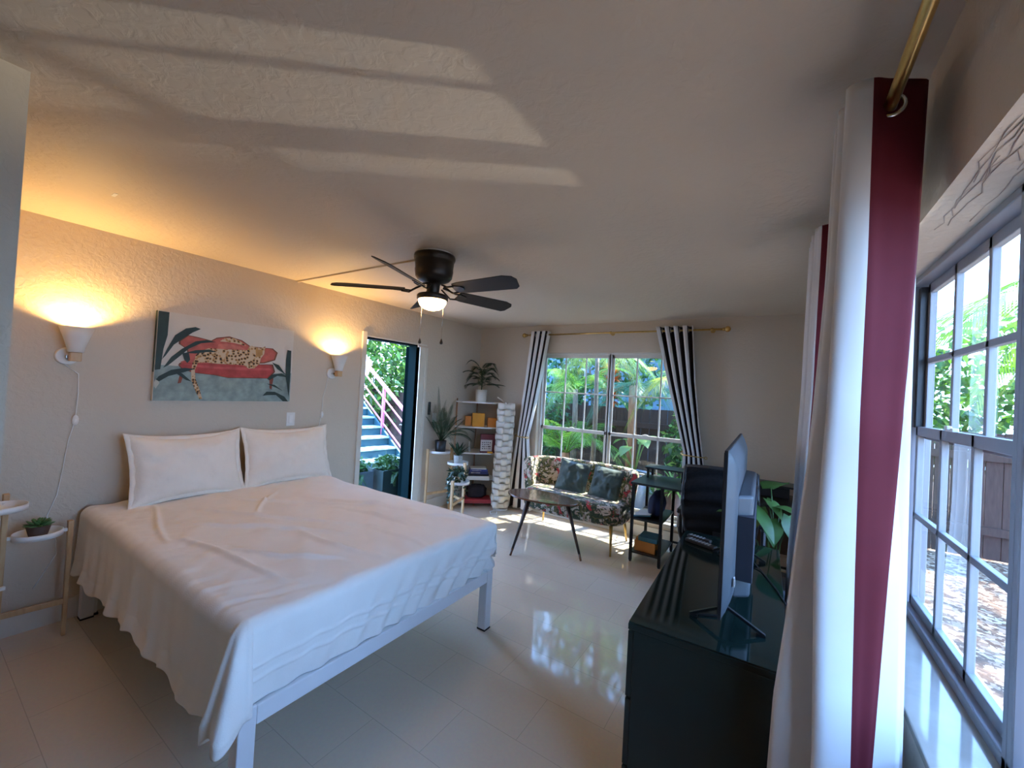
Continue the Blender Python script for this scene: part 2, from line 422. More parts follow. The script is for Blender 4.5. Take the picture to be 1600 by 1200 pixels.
b = MB(); b.box(LX-.15, -1.91, BY-.15, .2, 0, H); struct(b.build('wall_inner', M['wall'], loc=(0,0,0)))
b = MB()
b.box(LX, LX+.014, .2, DY0-.06, 0, .13); b.box(LX, LX+.014, DY1+.13, FY, 0, .13)
struct(b.build('baseboard_left', M['trim'], bevel=.003))
b = MB(); b.box(LX, RX, FY-.014, FY, 0, .13); struct(b.build('baseboard_far', M['trim'], bevel=.003))
b = MB(); b.box(RX-.014, RX, .2, FY, 0, .13); struct(b.build('baseboard_right', M['trim'], bevel=.003))

# door frame trim_1 (casing and jambs), far window sill trim_2, right window sill trim_3
b = MB()
b.box(LX-.15, LX+.018, DY0-.055, DY0+.0, 0, DZ+.05); b.box(LX-.15, LX+.018, DY1, DY1+.13, 0, DZ-.02)
b.box(LX-.02, LX+.024, DY1+.10, DY1+.135, 0, DZ-.02); b.box(LX-.02, LX+.026, DY1+.0, DY1+.03, 0, DZ-.02)
b.box(LX-.15, LX+.008, DY0-.055, DY1+.13, DZ, DZ+.02)
struct(b.build('trim_1', M['trim'], bevel=.004))
b = MB(); b.box(-2.66, -.76, FY-.03, FY+.10, .165, .205); struct(b.build('trim_2', M['trim'], bevel=.004))
b = MB(); b.box(RX-.006, RX+.13, .40, 3.06, .80, .822); struct(b.build('trim_3', M['sill'], bevel=.003))
# rough plaster reveal over the right window, cracked
b = MB()
rng = random.Random(4)
for k in range(9):
    y0 = .75 + rng.uniform(0, .5); x0 = RX+.015+.1*rng.random(); pts = []
    for i in range(9): pts.append((x0+rng.uniform(-.006,.006), y0+.05*i, 2.0735)); x0 += rng.uniform(-.006, .009)
    b.tube(pts, [.0004+.0010*rng.random() for _ in pts], 4)
M['crack'] = mat('plaster_crack', (.42, .34, .28), .9)
struct(b.build('trim_4', M['crack']))

def sash_window(name, axis, a0, a1, t, z0, zm, z1, ncol, nrow_u, nrow_l, fw=.035, dirn=1, mw=.016, track=False, lrows=None):
    """one single-hung unit: frame, upper and lower sash with bars, glass"""
    def bx(b, p, q, d0, d1, zl, zh):
        if axis == 'x': b.box(p, q, t+d0*dirn if dirn > 0 else t-d1, t+d1*dirn if dirn > 0 else t-d0, zl, zh)
        else: b.box(t+d0, t+d1, p, q, zl, zh)
    root = bpy.data.objects.new(name, None); COL.objects.link(root)
    c = ((a0+a1)/2, t, z0) if axis == 'x' else (t, (a0+a1)/2, z0)
    root.location = c; ORG[root.name] = V(c); root['kind'] = 'structure'
    b = MB()
    bx(b, a0, a0+.022, -.02, .05, z0, z1); bx(b, a1-.022, a1, -.02, .05, z0, z1); bx(b, a0, a1, -.02, .05, z1-.022, z1); bx(b, a0, a1, -.02, .05, z0, z0+.03)
    b.build('window_frame', M['alu_shaded'] if axis == 'y' else M['alu'], root, bevel=.003)
    if track:
        b = MB(); bx(b, a1-.05, a1-.022, .0, .03, zm+.02, z1-.03); b.build('side_track', M['track'], root)
    ia, ib = a0+.022, a1-.022 - (.028 if track else 0)
    for nm, zl, zh, nr, off in (('upper_sash', zm-.02, z1-.022, nrow_u, .02), ('lower_sash', z0+.03, zm+.025, nrow_l, 0)):
        b = MB(); w = fw*.75
        bx(b, ia, ia+w, off, off+.02, zl, zh); bx(b, ib-w, ib, off, off+.02, zl, zh)
        bx(b, ia, ib, off, off+.02, zl, zl+fw); bx(b, ia, ib, off, off+.02, zh-fw, zh)
        for i in range(1, ncol):
            p = ia+w+(ib-ia-2*w)*i/ncol; bx(b, p-mw/2, p+mw/2, off, off+.018, zl, zh)
        for i in range(1, nr):
            zz = zl+fw+(zh-zl-2*fw)*i/nr; bx(b, ia, ib, off, off+.018, zz-mw/2, zz+mw/2)
        b.build(nm, M['alu_shaded'] if axis == 'y' else M['alu'], root, bevel=.002)
        g = MB(); bx(g, ia+.004, ib-.004, off+.008, off+.011, zl+.004, zh-.004); g.build('pane', M['glass'], root)
    b = MB(); p = (ia+ib)/2; bx(b, p-.03, p+.03, -.015, .0, zm+.025, zm+.036); bx(b, p-.012, p+.012, -.022, -.01, zm+.03, zm+.042)
    b.build('sash_lock', M['whitepl'], root, bevel=.002)
    return root
sash_window('window_1', 'x', -2.64, -1.69, FY+.085, .205, 1.10, 2.085, 3, 2, 2, .04)
sash_window('window_2', 'x', -1.71, -.78, FY+.085, .205, 1.10, 2.085, 3, 2, 2, .04)
sash_window('window_3', 'y', 1.305, 2.19, RX+.144, .822, 1.49, 2.075, 3, 2, 2, .034, mw=.02, track=True)
sash_window('window_4', 'y', 2.19, 3.06, RX+.144, .822, 1.49, 2.075, 3, 2, 2, .034, mw=.02, track=True)
sash_window('window_5', 'y', .40, 1.305, RX+.144, .822, 1.49, 2.075, 3, 2, 2, .034, mw=.02, track=True)

# open exterior door, swung outwards about the far jamb
d = thing('door_1', (LX-.15, DY1, 0), 'teal exterior door standing open outwards in the left wall', 'door', kind='structure')
b = MB(); k = b.mark(); b.box(-.76, 0, -.045, 0, .01, DZ-.02)
R_ = Matrix.Translation(V((LX-.15, DY1-.005, 0))) @ Matrix.Rotation(rad(-44), 4, 'Z'); b.xform(k, R_)
M['tealdoor'] = mat('teal_door_paint', (.002, .010, .011), .8, spec=.05)
b.build('leaf', M['tealdoor'], d, bevel=.004)
b = MB(); k = b.mark(); b.box(-.72, -.69, -.049, -.045, .92, 1.06); b.tube([(-.705, -.05, 1.0), (-.705, -.09, 1.0), (-.62, -.09, 1.0)], .009, 8); b.xform(k, R_)
b.build('handle', M['steel'], d)

# ------------------------------------------------------------------ ceiling fan
FX, FYY = -1.93, 1.95
fan = thing('ceiling_fan', (FX, FYY, H), 'dark bronze five-blade flush ceiling fan with a lit bowl light', 'ceiling fan')
b = MB(); b.lathe([(.118, 0), (.118, -.012)], (FX, FYY, H), 32); b.build('ceiling_plate', M['white'], fan)
b = MB()
b.lathe([(.10, -.012), (.133, -.014), (.137, -.03), (.133, -.045), (.126, -.05), (.128, -.06), (.124, -.10), (.126, -.115), (.120, -.155), (.105, -.175), (.07, -.19), (.045, -.2), (.04, -.27), (.042, -.28)], (FX, FYY, H), 36)
b.build('motor_housing', M['bronze'], fan)
b = MB(); b.lathe([(.042, -.268), (.095, -.274), (.102, -.282), (.102, -.305), (.092, -.31)], (FX, FYY, H), 32); b.build('light_fitter', M['bronze'], fan)
b = MB(); b.lathe([(.092, -.305), (.090, -.325), (.078, -.348), (.055, -.365), (.025, -.374), (.002, -.375)], (FX, FYY, H), 32); b.build('glass_bowl', M['bowl'], fan)
for kk in range(5):
    a = rad(1+72*kk); R_ = Matrix.Translation(V((FX, FYY, 2.195))) @ Matrix.Rotation(a, 4, 'Z') @ Matrix.Rotation(rad(-22), 4, 'X')
    b = MB(); k = b.mark()
    poly = [(.19, -.045), (.24, -.055), (.58, -.066), (.64, -.050), (.66, -.02), (.645, .045), (.62, .064), (.24, .055), (.19, .045)]
    b.prism(poly, -.003, .003); b.xform(k, R_); bl = b.build('blade', M['bladew'], fan, bevel=.0015)
    b = MB(); k = b.mark()
    for sg in (-1, 1): b.tube([(.075, .01*sg, .03), (.11, .022*sg, .012), (.15, .034*sg, -.012), (.20, .03*sg, -.008)], .006, 6)
    b.prism([(.185, -.035), (.25, -.02), (.265, 0), (.25, .02), (.185, .035)], -.009, -.003)
    b.xform(k, R_); b.build('blade_arm', M['bronze'], fan)
for (dx, dy, zb) in ((-.075, -.02, 1.845), (.072, .03, 1.845)):
    b = MB(); x, y = FX+dx, FYY+dy; b.tube([(x, y, H-.30), (x, y, zb+.03)], .0013, 5); b.build('pull_chain', M['steel'], fan)
    b = MB(); b.lathe([(.001, .035), (.004, .03), (.010, .010), (.010, .003), (.006, -.002), (.001, -.003)], (x, y, zb), 12); b.build('pull_knob', M['bronze'], fan)
b = MB(); b.box(LX, FX-.13, 1.975, 1.992, H-.012, H)
tag(b.build('cable_raceway', M['ceil'], bevel=.003), 'thin painted cable channel running across the ceiling to the fan', 'cable channel')
b = MB(); b.box(-2.86, -2.80, .585, .60, H-.002, H)
tag(b.build('ceiling_hook_plate', M['white']), 'tiny white strip fixed on the ceiling near the bed', 'ceiling strip')

# ------------------------------------------------------------------ sconces
def sconce(y, z, cordpts, swz, label):
    t = thing('wall_sconce', (LX, y, z), label, 'wall lamp', 'pair of white sconces over the bed')
    b = MB(); k = b.mark(); b.lathe([(.052, 0), (.052, .012), (.046, .018)], (0,0,0), 28); b.xform(k, Matrix.Translation(V((LX, y, z))) @ Matrix.Rotation(rad(90), 4, 'Y')); b.build('wall_plate', M['whitepl'], t)
    b = MB(); b.box(LX+.018, LX+.05, y-.009, y+.009, z-.012, z+.006); b.build('arm', M['steel'], t)
    b = MB(); b.obox((LX+.085, y+.022, z-.002), (.05, .05, .055)); b.build('lamp_holder', M['oak'], t, bevel=.004)
    c = (LX+.085, y+.022, z+.026)
    b = MB(); b.lathe([(.036, 0), (.040, .03), (.056, .085), (.078, .150), (.0765, .150), (.054, .085), (.036, .03), (.030, .006)], c, 32); b.build('lamp_shade', M['whitepl'], t)
    b = MB(); b.sphere((c[0], c[1], c[2]+.085), (.024, .024, .03), 12); b.build('bulb', M['bulb'], t)
    b = MB(); pts = [(LX+.006, y-.03 if swz else y, z-.03)] + cordpts; b.tube(pts, .0028, 6); b.build('cord', M['whitepl'], t)
    sw = [p for p in cordpts if abs(p[2]-swz) < .02][0]
    b = MB(); b.sphere((LX+.012, sw[1], sw[2]), (.011, .016, .033), 14); s_ = b.build('inline_switch', M['whitepl'], t)
    b = MB(); b.box(LX+.021, LX+.026, sw[1]-.006, sw[1]+.006, sw[2]-.008, sw[2]+.008); b.build('rocker', M['white'], s_, bevel=.001)
    l = bpy.data.lights.new('sconce_light', 'SPOT'); l.energy = 19; l.color = (1, .60, .20); l.shadow_soft_size = .028; l.spot_size = rad(150); l.spot_blend = .5
    lo = bpy.data.objects.new('sconce_light', l); COL.objects.link(lo); lo.location = (c[0], c[1], c[2]+.135); lo.rotation_euler = (rad(180), 0, 0)
    return t
X_ = LX+.006
sconce(.60, 1.625, [(X_, .655, 1.52), (X_, .66, 1.40), (X_, .655, 1.233), (X_, .63, 1.10), (X_, .615, .92), (X_, .60, .78), (X_, .565, .66), (X_, .61, .50), (X_, .615, .42), (X_, .56, .30), (X_, .53, .24)], 1.233, 'white cone wall sconce above the potted succulent, left of the leopard painting')
sconce(2.365, 1.635, [(X_, 2.32, 1.52), (X_, 2.29, 1.40), (X_, 2.285, 1.235), (X_, 2.265, 1.10), (X_, 2.26, .95), (X_, 2.27, .74)], 1.235, 'white cone wall sconce between the leopard painting and the doorway')

# ------------------------------------------------------------------ painting
PNT = {'floor':[[0.003,0.272],[0.165,0.32],[0.344,0.288],[0.699,0.291],[0.985,0.361],[0.987,0.003],[0.003,0.014]],'back':[[0.144,0.685],[0.193,0.756],[0.254,0.747],[0.346,0.725],[0.382,0.764],[0.468,0.795],[0.561,0.768],[0.627,0.709],[0.738,0.71],[0.806,0.713],[0.849,0.666],[0.831,0.57],[0.745,0.522],[0.532,0.484],[0.161,0.428],[0.153,0.451],[0.211,0.498],[0.194,0.607],[0.145,0.653]],'seat':[[0.149,0.411],[0.169,0.446],[0.452,0.457],[0.816,0.494],[0.837,0.404],[0.787,0.317],[0.478,0.299],[0.38,0.323],[0.252,0.336],[0.173,0.368]],'leg':[[0.154,0.303],[0.175,0.288],[0.165,0.21],[0.144,0.201]],'leg2':[[0.805,0.318],[0.84,0.32],[0.829,0.162],[0.811,0.18]],'cat':[[0.244,0.535],[0.268,0.588],[0.331,0.639],[0.387,0.64],[0.475,0.648],[0.607,0.661],[0.622,0.709],[0.643,0.725],[0.665,0.71],[0.715,0.707],[0.754,0.736],[0.746,0.631],[0.721,0.572],[0.713,0.498],[0.671,0.432],[0.627,0.427],[0.584,0.465],[0.482,0.462],[0.394,0.459],[0.319,0.465],[0.256,0.449],[0.241,0.487]],'tail':[[0.241,0.487],[0.264,0.459],[0.246,0.36],[0.254,0.264],[0.285,0.137],[0.307,0.032],[0.289,0.021],[0.255,0.135],[0.228,0.245],[0.222,0.357],[0.229,0.454]],'face':[[0.672,0.691],[0.705,0.682],[0.731,0.691],[0.733,0.629],[0.708,0.584],[0.68,0.602]],'l0':[[0.003,0.995],[0.066,0.995],[0.064,0.737],[0.045,0.581],[0.034,0.352],[0.003,0.341],[0.003,0.721]],'l1':[[0.038,0.459],[0.065,0.584],[0.108,0.747],[0.172,0.839],[0.232,0.869],[0.267,0.854],[0.217,0.803],[0.152,0.709],[0.104,0.637],[0.06,0.508]],'l2':[[0.049,0.369],[0.093,0.497],[0.155,0.6],[0.238,0.702],[0.308,0.732],[0.375,0.721],[0.274,0.686],[0.198,0.608],[0.149,0.521],[0.08,0.403]],'l3':[[0.174,0.556],[0.242,0.599],[0.332,0.623],[0.388,0.599],[0.314,0.588],[0.243,0.559]],'l4':[[0.157,0.554],[0.199,0.561],[0.211,0.482],[0.195,0.441],[0.173,0.478]],'l5':[[0.003,0.213],[0.028,0.275],[0.098,0.352],[0.18,0.384],[0.249,0.379],[0.165,0.326],[0.084,0.28],[0.016,0.199]],'l6':[[0.115,0.33],[0.165,0.32],[0.228,0.229],[0.194,0.244]],'r1':[[0.945,0.72],[0.98,0.715],[0.985,0.457],[0.983,0.056],[0.942,0.358],[0.938,0.584]],'r2':[[0.752,0.078],[0.784,0.134],[0.854,0.135],[0.941,0.073],[0.979,0.003],[0.932,0.006],[0.867,0.091],[0.797,0.088]],'r3':[[0.782,0.307],[0.821,0.365],[0.903,0.392],[0.967,0.341],[0.868,0.352],[0.8,0.29]],'r4':[[0.779,0.242],[0.849,0.229],[0.925,0.148],[0.876,0.183]],'r5':[[0.814,0.53],[0.875,0.502],[0.941,0.376],[0.865,0.444]],'pot':[[0.003,0.213],[0.011,0.237],[0.031,0.215],[0.032,0.193],[0.014,0.137],[0.003,0.161]]}
PC = {'floor': (.23, .30, .28), 'back': (.44, .10, .075), 'seat': (.40, .055, .05), 'leg': (.2, .05, .03), 'leg2': (.2, .05, .03), 'face': (.40, .22, .07), 'pot': (.5, .5, .42), 'frame_back': (.17, .06, .03), 'frame_seat': (.17, .06, .03), 'fold': (.50, .09, .08), 'tuft': (.52, .15, .115)}
M['artleaf'] = mat('art_leaf_paint', (.012, .032, .028), .6, var=.3, vscale=12)
M['artspot'] = mat_ramp_cells('art_leopard_paint', [(0, (.02, .012, .008)), (.33, (.42, .23, .09)), (.55, (.55, .42, .28))], 52, .7, bump=0, vecnoise=.02)
MA = [M['canvas'], M['artleaf'], M['artspot']] + [mat('art_%s_paint' % k, c, .7, var=.25, vscale=18) for k, c in PC.items()]
IDX = {k: 3+i for i, k in enumerate(PC)}
b = MB(); PX = LX+.036; PY0, PW, PZ0, PH = 1.01, .95, 1.357, .628
b.box(LX+.002, PX, PY0, PY0+PW, PZ0, PZ0+PH)
def art(poly, mi, lay):
    n = len(poly); k = b.add([(PX+.0004*lay, PY0+PW*u_, PZ0+PH*v_) for u_, v_ in poly]); b.face([k+i for i in range(n)], mi)
from mathutils.geometry import tessellate_polygon
def artt(poly, mi, lay):
    k = b.add([(PX+.0004*lay, PY0+PW*u_, PZ0+PH*v_) for u_, v_ in poly])
    for t3 in tessellate_polygon([[V((u_, v_, 0)) for u_, v_ in poly]]):
        b.face([k+i for i in t3], mi)
PNT['floor'] = [[.003, .40], [.2, .40], [.5, .36], [.8, .38], [.997, .40], [.997, .003], [.003, .003]]
for q in ('back', 'seat'):
    cu_ = sum(p[0] for p in PNT[q])/len(PNT[q]); cv_ = sum(p[1] for p in PNT[q])/len(PNT[q]); PNT['frame_'+q] = [[cu_+(p[0]-cu_)*1.035, cv_+(p[1]-cv_)*1.10] for p in PNT[q]]
PNT['crest'] = [[.40, .735], [.44, .785], [.50, .795], [.55, .765], [.60, .715], [.50, .735]]
PNT['fold'] = [[.17, .43], [.45, .425], [.80, .45], [.82, .425], [.6, .40], [.3, .395]]
PNT['tuft'] = [[.385, .64], [.395, .70], [.45, .72], [.55, .70], [.60, .665], [.475, .655]]
for i, k_ in enumerate(['floor', 'leg', 'leg2', 'frame_back', 'frame_seat', 'back', 'seat', 'crest', 'tuft', 'fold', 'tail', 'cat', 'face', 'l0', 'l1', 'l2', 'l3', 'l4', 'l5', 'l6', 'r1', 'r2', 'r3', 'r4', 'r5', 'pot']):
    artt(PNT[k_], IDX.get(k_, 2 if k_ in ('tail', 'cat', 'crest') else 1), i+1)
# wrap-around palm stem on the canvas edge
k = b.add([(LX+.004, PY0-.0006, PZ0+.2), (PX, PY0-.0006, PZ0+.2), (PX, PY0-.0006, PZ0+PH), (LX+.004, PY0-.0006, PZ0+PH)]); b.face((k, k+1, k+2, k+3), 1)
tag(b.build('canvas_painting', MA, loc=(LX, PY0+PW/2, PZ0)), 'wide canvas painting of a leopard lying on a coral sofa among dark palm leaves', 'painting')

def plate(name, axis, c, w, h, label, cat, rock=True):
    t = thing(name, c, label, cat); b = MB(); x, y, z = c
    b.box(x, x+.006, y-w/2, y+w/2, z-h/2, z+h/2); b.build('cover_plate', M['whitepl'], t, bevel=.002)
    if rock: b = MB(); b.box(x+.006, x+.010, y-w*.22, y+w*.22, z-h*.29, z+h*.29); b.build('rocker', M['white'], t, bevel=.0015)
    return t
plate('light_switch', 'y', (LX, 1.995, 1.20), .075, .118, 'white rocker light switch on the wall above the right pillow', 'light switch')
plate('wall_outlet', 'y', (LX, 3.83, 1.165), .075, .118, 'pale outlet plate on the wall behind the potted palm', 'outlet')
t = thing('wall_remote', (LX, 3.73, 1.20), 'slim black remote holder mounted on the wall beside the doorway', 'wall remote')
b = MB(); b.box(LX, LX+.02, 3.705, 3.745, 1.20, 1.365); b.build('body', M['blackpl'], t, bevel=.012, seg=4)
b = MB(); b.lathe([(.009, 0), (.009, .004)], (LX+.02, 3.725, 1.225), 12); b.build('button', M['steel'], t)

t = thing('storage_box', (LX+.045, .767, 0), 'white slotted box standing against the wall beside the bed leg', 'storage box')
b = MB(); b.box(LX+.02, LX+.075, .735, .80, .012, .27); b.build('body', M['whitepl'], t, bevel=.006)
b = MB(); b.box(LX+.015, LX+.08, .73, .805, 0, .012); b.build('base', M['blackpl'], t)
for zz in (.185, .235): b = MB(); b.box(LX+.074, LX+.0765, .745, .79, zz, zz+.010); b.build('slot', M['blackpl'], t)
# teal lining of the door opening, trim_5
b = MB()
b.box(LX-.152, LX-.03, DY1-.014, DY1+.0, 0, DZ); b.box(LX-.152, LX-.03, DY0, DY1, DZ-.014, DZ); b.box(LX-.152, LX-.03, DY0, DY0+.012, 0, DZ)
struct(b.build('trim_5', M['tealdoor']))

# ------------------------------------------------------------------ bed
BX0, BX1, BY0, BY1 = -3.60, -1.52, .72, 2.235
bed = thing('bed', ((BX0+BX1)/2, (BY0+BY1)/2, 0), 'white metal platform bed frame with square legs under the draped sheet', 'bed')
for nm, q in (('foot_rail', (BX1-.05, BX1, BY0+.06, BY1-.06)), ('head_rail', (BX0, BX0+.05, BY0+.06, BY1-.06)), ('side_rail', (BX0+.06, BX1-.06, BY0, BY0+.05)), ('side_rail', (BX0+.06, BX1-.06, BY1-.05, BY1))):
    b = MB(); b.box(*q, .315, .385); b.build(nm, M['bedmetal'], bed, bevel=.004)
for (x, y) in ((BX0, BY0), (BX0, BY1-.06), (BX1-.06, BY0), (BX1-.06, BY1-.06)):
    b = MB(); b.box(x, x+.06, y, y+.06, .008, .388); lg = b.build('leg', M['bedmetal'], bed, bevel=.004)
    b = MB(); b.box(x-.001, x+.061, y-.001, y+.061, 0, .010); b.build('foot_cap', M['rubber'], lg)
for i in range(9):
    b = MB(); x = BX0+.15+i*.22; b.box(x, x+.07, BY0+.05, BY1-.05, .355, .375); b.build('slat', M['bedmetal'], bed)
b = MB(); b.box(BX0+.02, BX1-.035, BY0+.02, BY1-.03, .39, .675)
tag(b.build('mattress', M['mattress'], bevel=.05, seg=4), 'thick mattress between the white bed frame and the sheet', 'mattress')

def sheet():
    W = BY1-BY0; L = BX1-BX0; rng = random.Random(11)
    from mathutils import noise
    rid = [((-3.05,1.15),(-2.0,1.62),.011,.016),((-3.2,1.35),(-2.35,1.95),.010,.014),((-2.75,1.0),(-2.05,1.42),.012,.018),((-2.2,1.02),(-1.75,1.25),.010,.016),((-2.9,1.75),(-2.1,1.98),.013,.020),
           ((-2.45,1.70),(-1.80,1.86),.012,.016),((-1.95,2.0),(-1.62,2.12),.012,.016),((-3.3,.95),(-2.6,.85),.008,.014),((-2.5,.86),(-1.8,1.0),.010,.018),((-3.1,1.62),(-2.7,1.30),.008,.013),((-2.3,1.30),(-1.65,1.40),.007,.02),((-2.0,1.65),(-1.6,1.62),.007,.02)]
    def wr(x, y):
        h = .010*noise.noise(V((x*1.7, y*1.7, 0))) + .006*noise.noise(V((x*4+3, y*9, 1.))) + .009*noise.noise(V((x*20-y*7, y*3.5+x, 4.)))*math.exp(-(y-BY0)*2.5)
        h += .016*max(0, noise.noise(V((x*5+y*7, y*2-x*1.2, 8.))))**1.3 + .012*max(0, noise.noise(V((x*3-y*8, y*1.5+x*2, 3.))))**1.3
        for (p, q, a, w_) in rid:
            dx, dy = q[0]-p[0], q[1]-p[1]; l2 = dx*dx+dy*dy; t = ((x-p[0])*dx+(y-p[1])*dy)/l2
            e = max(0, -t, t-1)*math.sqrt(l2); tt = min(1, max(0, t)); n_ = ((x-p[0])*dy-(y-p[1])*dx)/math.sqrt(l2) + .03*sin(3*tt+p[0]*7)
            h += 1.9*a*math.exp(-(n_/w_)**2 - (e/.06)**2)*(.5+.5*sin(pi*tt))
        return h
    ZT = .695; R = .05
    def edge(o):  # rounded fold: overhang arclength -> (outward, drop)
        q = R*pi/2
        if o <= 0: return 0, 0
        if o < q: a = o/R; return R*sin(a), R*(1-cos(a))
        return R, R+(o-q)
    def near_len(x):   # arclength of the side hanging towards the camera
        t = (x-BX0)/L
        return .412 + .010*sin(t*9) + .008*sin(t*31+1) + .006*sin(t*67) - .02*max(0, t-.8)/.2
    def fn(u, v):
        # u along x head->foot ; v along y near hem -> far
        FL = .335 + .012*noise.noise(V((v*4, 0, 7)))
        XE, YN, YF = BX1-.05, BY0+.03, BY1-.035
        sx = BX0 + .02 + u*(XE-BX0-.02+FL); ox = sx-XE; x = min(sx, XE)
        dn = near_len(x); df = .27
        sy = YN - dn + v*(YF-YN+dn+df)
        y = min(max(sy, YN), YF); on_ = YN-sy; of = sy-YF
        mo = max(ox, on_, of, 0)
        z = ZT + wr(x, y)*math.exp(-mo*10)
        if ox > 0 and on_ > 0:          # rounded loose corner: a flaring cone of cloth
            tx, tn = ox/FL, on_/dn
            ph = .5*tn/tx if tx > tn else 1-.5*tx/tn
            rho = max(tx, tn)*(FL+(dn-FL)*ph); o_, d_ = edge(rho); a = ph*pi/2
            k = min(1, d_/.30); fl = .14*k*sin(2*a)**.8 + .030*k*sin(ph*16+.6)*sin(pi*ph)
            rr = o_+fl
            return (x+rr*cos(a), y-rr*sin(a), z-d_+.035*k*sin(pi*ph)+.02*k*sin(pi*ph)*sin(ph*11))
        ax, dx = edge(ox); an, dd = edge(on_); af, dff = edge(of)
        z -= max(dx, dd, dff)
        px, py = x+ax, y-an+af
        if on_ > 0:
            k = min(1, dd/.30); t = (x-BX0)/L
            py -= .012*k + k*(.006*sin(x*19+1.5*sin(x*5)) + .004*sin(x*47+2)) + .010*k*noise.noise(V((x*5, dd*4, 3)))
            if on_ > dn-.075:           # turned, ruffled hem
                e = (on_-dn+.075)/.075
                py -= e*(.010+.010*sin(x*17+sin(x*9)*2)); z += .008*e*sin(x*14+2*sin(x*6))
        if ox > 0:
            k = min(1, dx/.25); s_ = (y-BY0)/W
            q = y+dx*(.25+.9*s_)
            px += k*(.005+.013*s_)*sin(40*q+4*noise.noise(V((y*2, 0, 2)))) - .012*k + .010*k*noise.noise(V((y*3, dx*4, 9))) + .009*k*noise.noise(V((q*16, dx*5, 5)))
            wob = .015*noise.noise(V((y*3.2, 1, 4)))
            for c_ in (.165, .215): px += .007*math.exp(-((dx-c_-wob)/.006)**2)
        if of > 0: py += .008*sin(x*30)*min(1, dff/.2)
        if ox > 0 and of > 0: z += min(dx, dff)*.15
        return (px, py, z)
    b = MB(); b.grid(fn, 400, 380)
    return b.build('bed_sheet', M['sheet'], solid=.003)
tag(sheet(), 'rumpled white cotton sheet draped over the whole bed', 'bed sheet')

def pillow(c, w, h, tilt, yaw, T, seed, label):
    from mathutils import noise
    Mx = Matrix.Translation(V(c)) @ Matrix.Rotation(yaw, 4, 'Z') @ Matrix.Rotation(tilt, 4, 'Y')
    # local: Y width, Z height, X thickness
    def side(sg):
        def fn(u, v):
            a, e = u*2-1, v*2-1
            pin = .05*(a*a)*(e*e)
            y = a*w/2*(1 - .05*(1-e*e)*0 - .04*(1-abs(a))*0 - .085*(1-(e*e))*(abs(a)**2.2)); z = (e*h/2)*(1-.11*(1-a*a)*(abs(e)**2.2))
            prof = max(0, (1-abs(a)**2.6))**.55 * max(0, (1-abs(e)**2.6))**.55
            n_ = .014*noise.noise(V((a*3+seed, e*3, sg))) + .006*noise.noise(V((a*9+seed, e*5, sg)))
            return Mx @ V((sg*(T/2*prof + n_*prof*1.2), y, z+pin*h*e))
        return fn
    b = MB()
    b.grid(side(1), 40, 30); k = len(b.f)
    b.grid(side(-1), 40, 30)
    for i in range(k, len(b.f)): b.f[i] = b.f[i][::-1]
    o = b.build('pillow', M['pillow'], loc=c)
    pts = []
    for i in range(96):
        t = i/96*4; s_, q = int(t), t-int(t)
        a, e = [(2*q-1, -1), (1, 2*q-1), (1-2*q, 1), (-1, 1-2*q)][s_]
        pts.append(side(0)((a*1+1)/2, (e+1)/2))
    def fl(u, v):
        i = int(round(u*96)) % 96; p = pts[i]; r_ = (p - V(c)).normalized()
        return p + r_*.018*(v*2-.6) + V((.003*sin(i*1.3), 0, 0))
    b = MB(); b.grid(fl, 96, 3, cu=True); b.build('flange', M['pillow'], o, solid=.006)
    return tag(o, label, 'pillow', 'two bed pillows')
pillow((-3.46, 1.205, .91), .66, .43, rad(-17), rad(3), .15, 1, 'cream pillow leaning on the wall at the side near the succulent')
pillow((-3.46, 1.905, .915), .68, .43, rad(-17), rad(-3), .15, 6, 'cream pillow leaning on the wall below the light switch')

# ------------------------------------------------------------------ tiered plant stands
def tray(root, p, q, z, r, name='tray'):
    p, q = V(p), V(q); c = (p+q)/2; d = (q-p).normalized()
    b = MB(); b.lathe([(.001, .004), (r-.006, .004), (r-.005, .030), (r, .030), (r, 0), (.001, 0)], (c.x, c.y, z), 32, cap0=False, cap1=False)
    tr = b.build(name, M['white'], root)
    for sg in (-1, 1): b = MB(); b.bar((c.x+sg*d.x*(r+.022), c.y+sg*d.y*(r+.022), z+.015), (c.x+sg*d.x*(r-.006), c.y+sg*d.y*(r-.006), z+.015), .018, .016); b.build('tray_pin', M['white'], tr)
    return (c.x, c.y, z+.004)
def stand(legs, trays, rails, label, splay=0):
    cx = sum(l[0] for l in legs)/len(legs); cy = sum(l[1] for l in legs)/len(legs)
    t = thing('plant_stand', (cx, cy, 0), label, 'plant stand', 'tiered wooden plant stands'); res = []
    for (x, y, zt) in legs:
        b = MB(); k = b.mark(); b.prism([(-.018, -.012), (.018, -.012), (.018, .012), (-.018, .012)], 0, zt)
        for i in range(k, k+4): b.v[i] = (b.v[i][0]*.72, b.v[i][1]*.72, b.v[i][2])
        b.xform(k, Matrix.Translation(V((x, y, 0)))); b.build('leg', M['oak'], t, bevel=.003)
    for (i, j, z) in rails:
        b = MB(); b.bar((legs[i][0], legs[i][1], z), (legs[j][0], legs[j][1], z), .016, .032); b.build('rail', M['oak'], t, bevel=.003)
    for (i, j, z, r) in trays: res.append(tray(t, (*legs[i][:2], z), (*legs[j][:2], z), z, r))
    return res
# beside the bed
sA = stand([(-3.43, .63, .665), (-3.45, .385, .86), (-3.20, .32, .46), (-3.18, .08+.14, .46)], [(0, 1, .60, .098), (1, 2, .80, .098), (2, 3, .42, .085)], [(0, 1, .20), (1, 2, .20)], 'pale wooden plant stand with white trays on the near side of the bed')
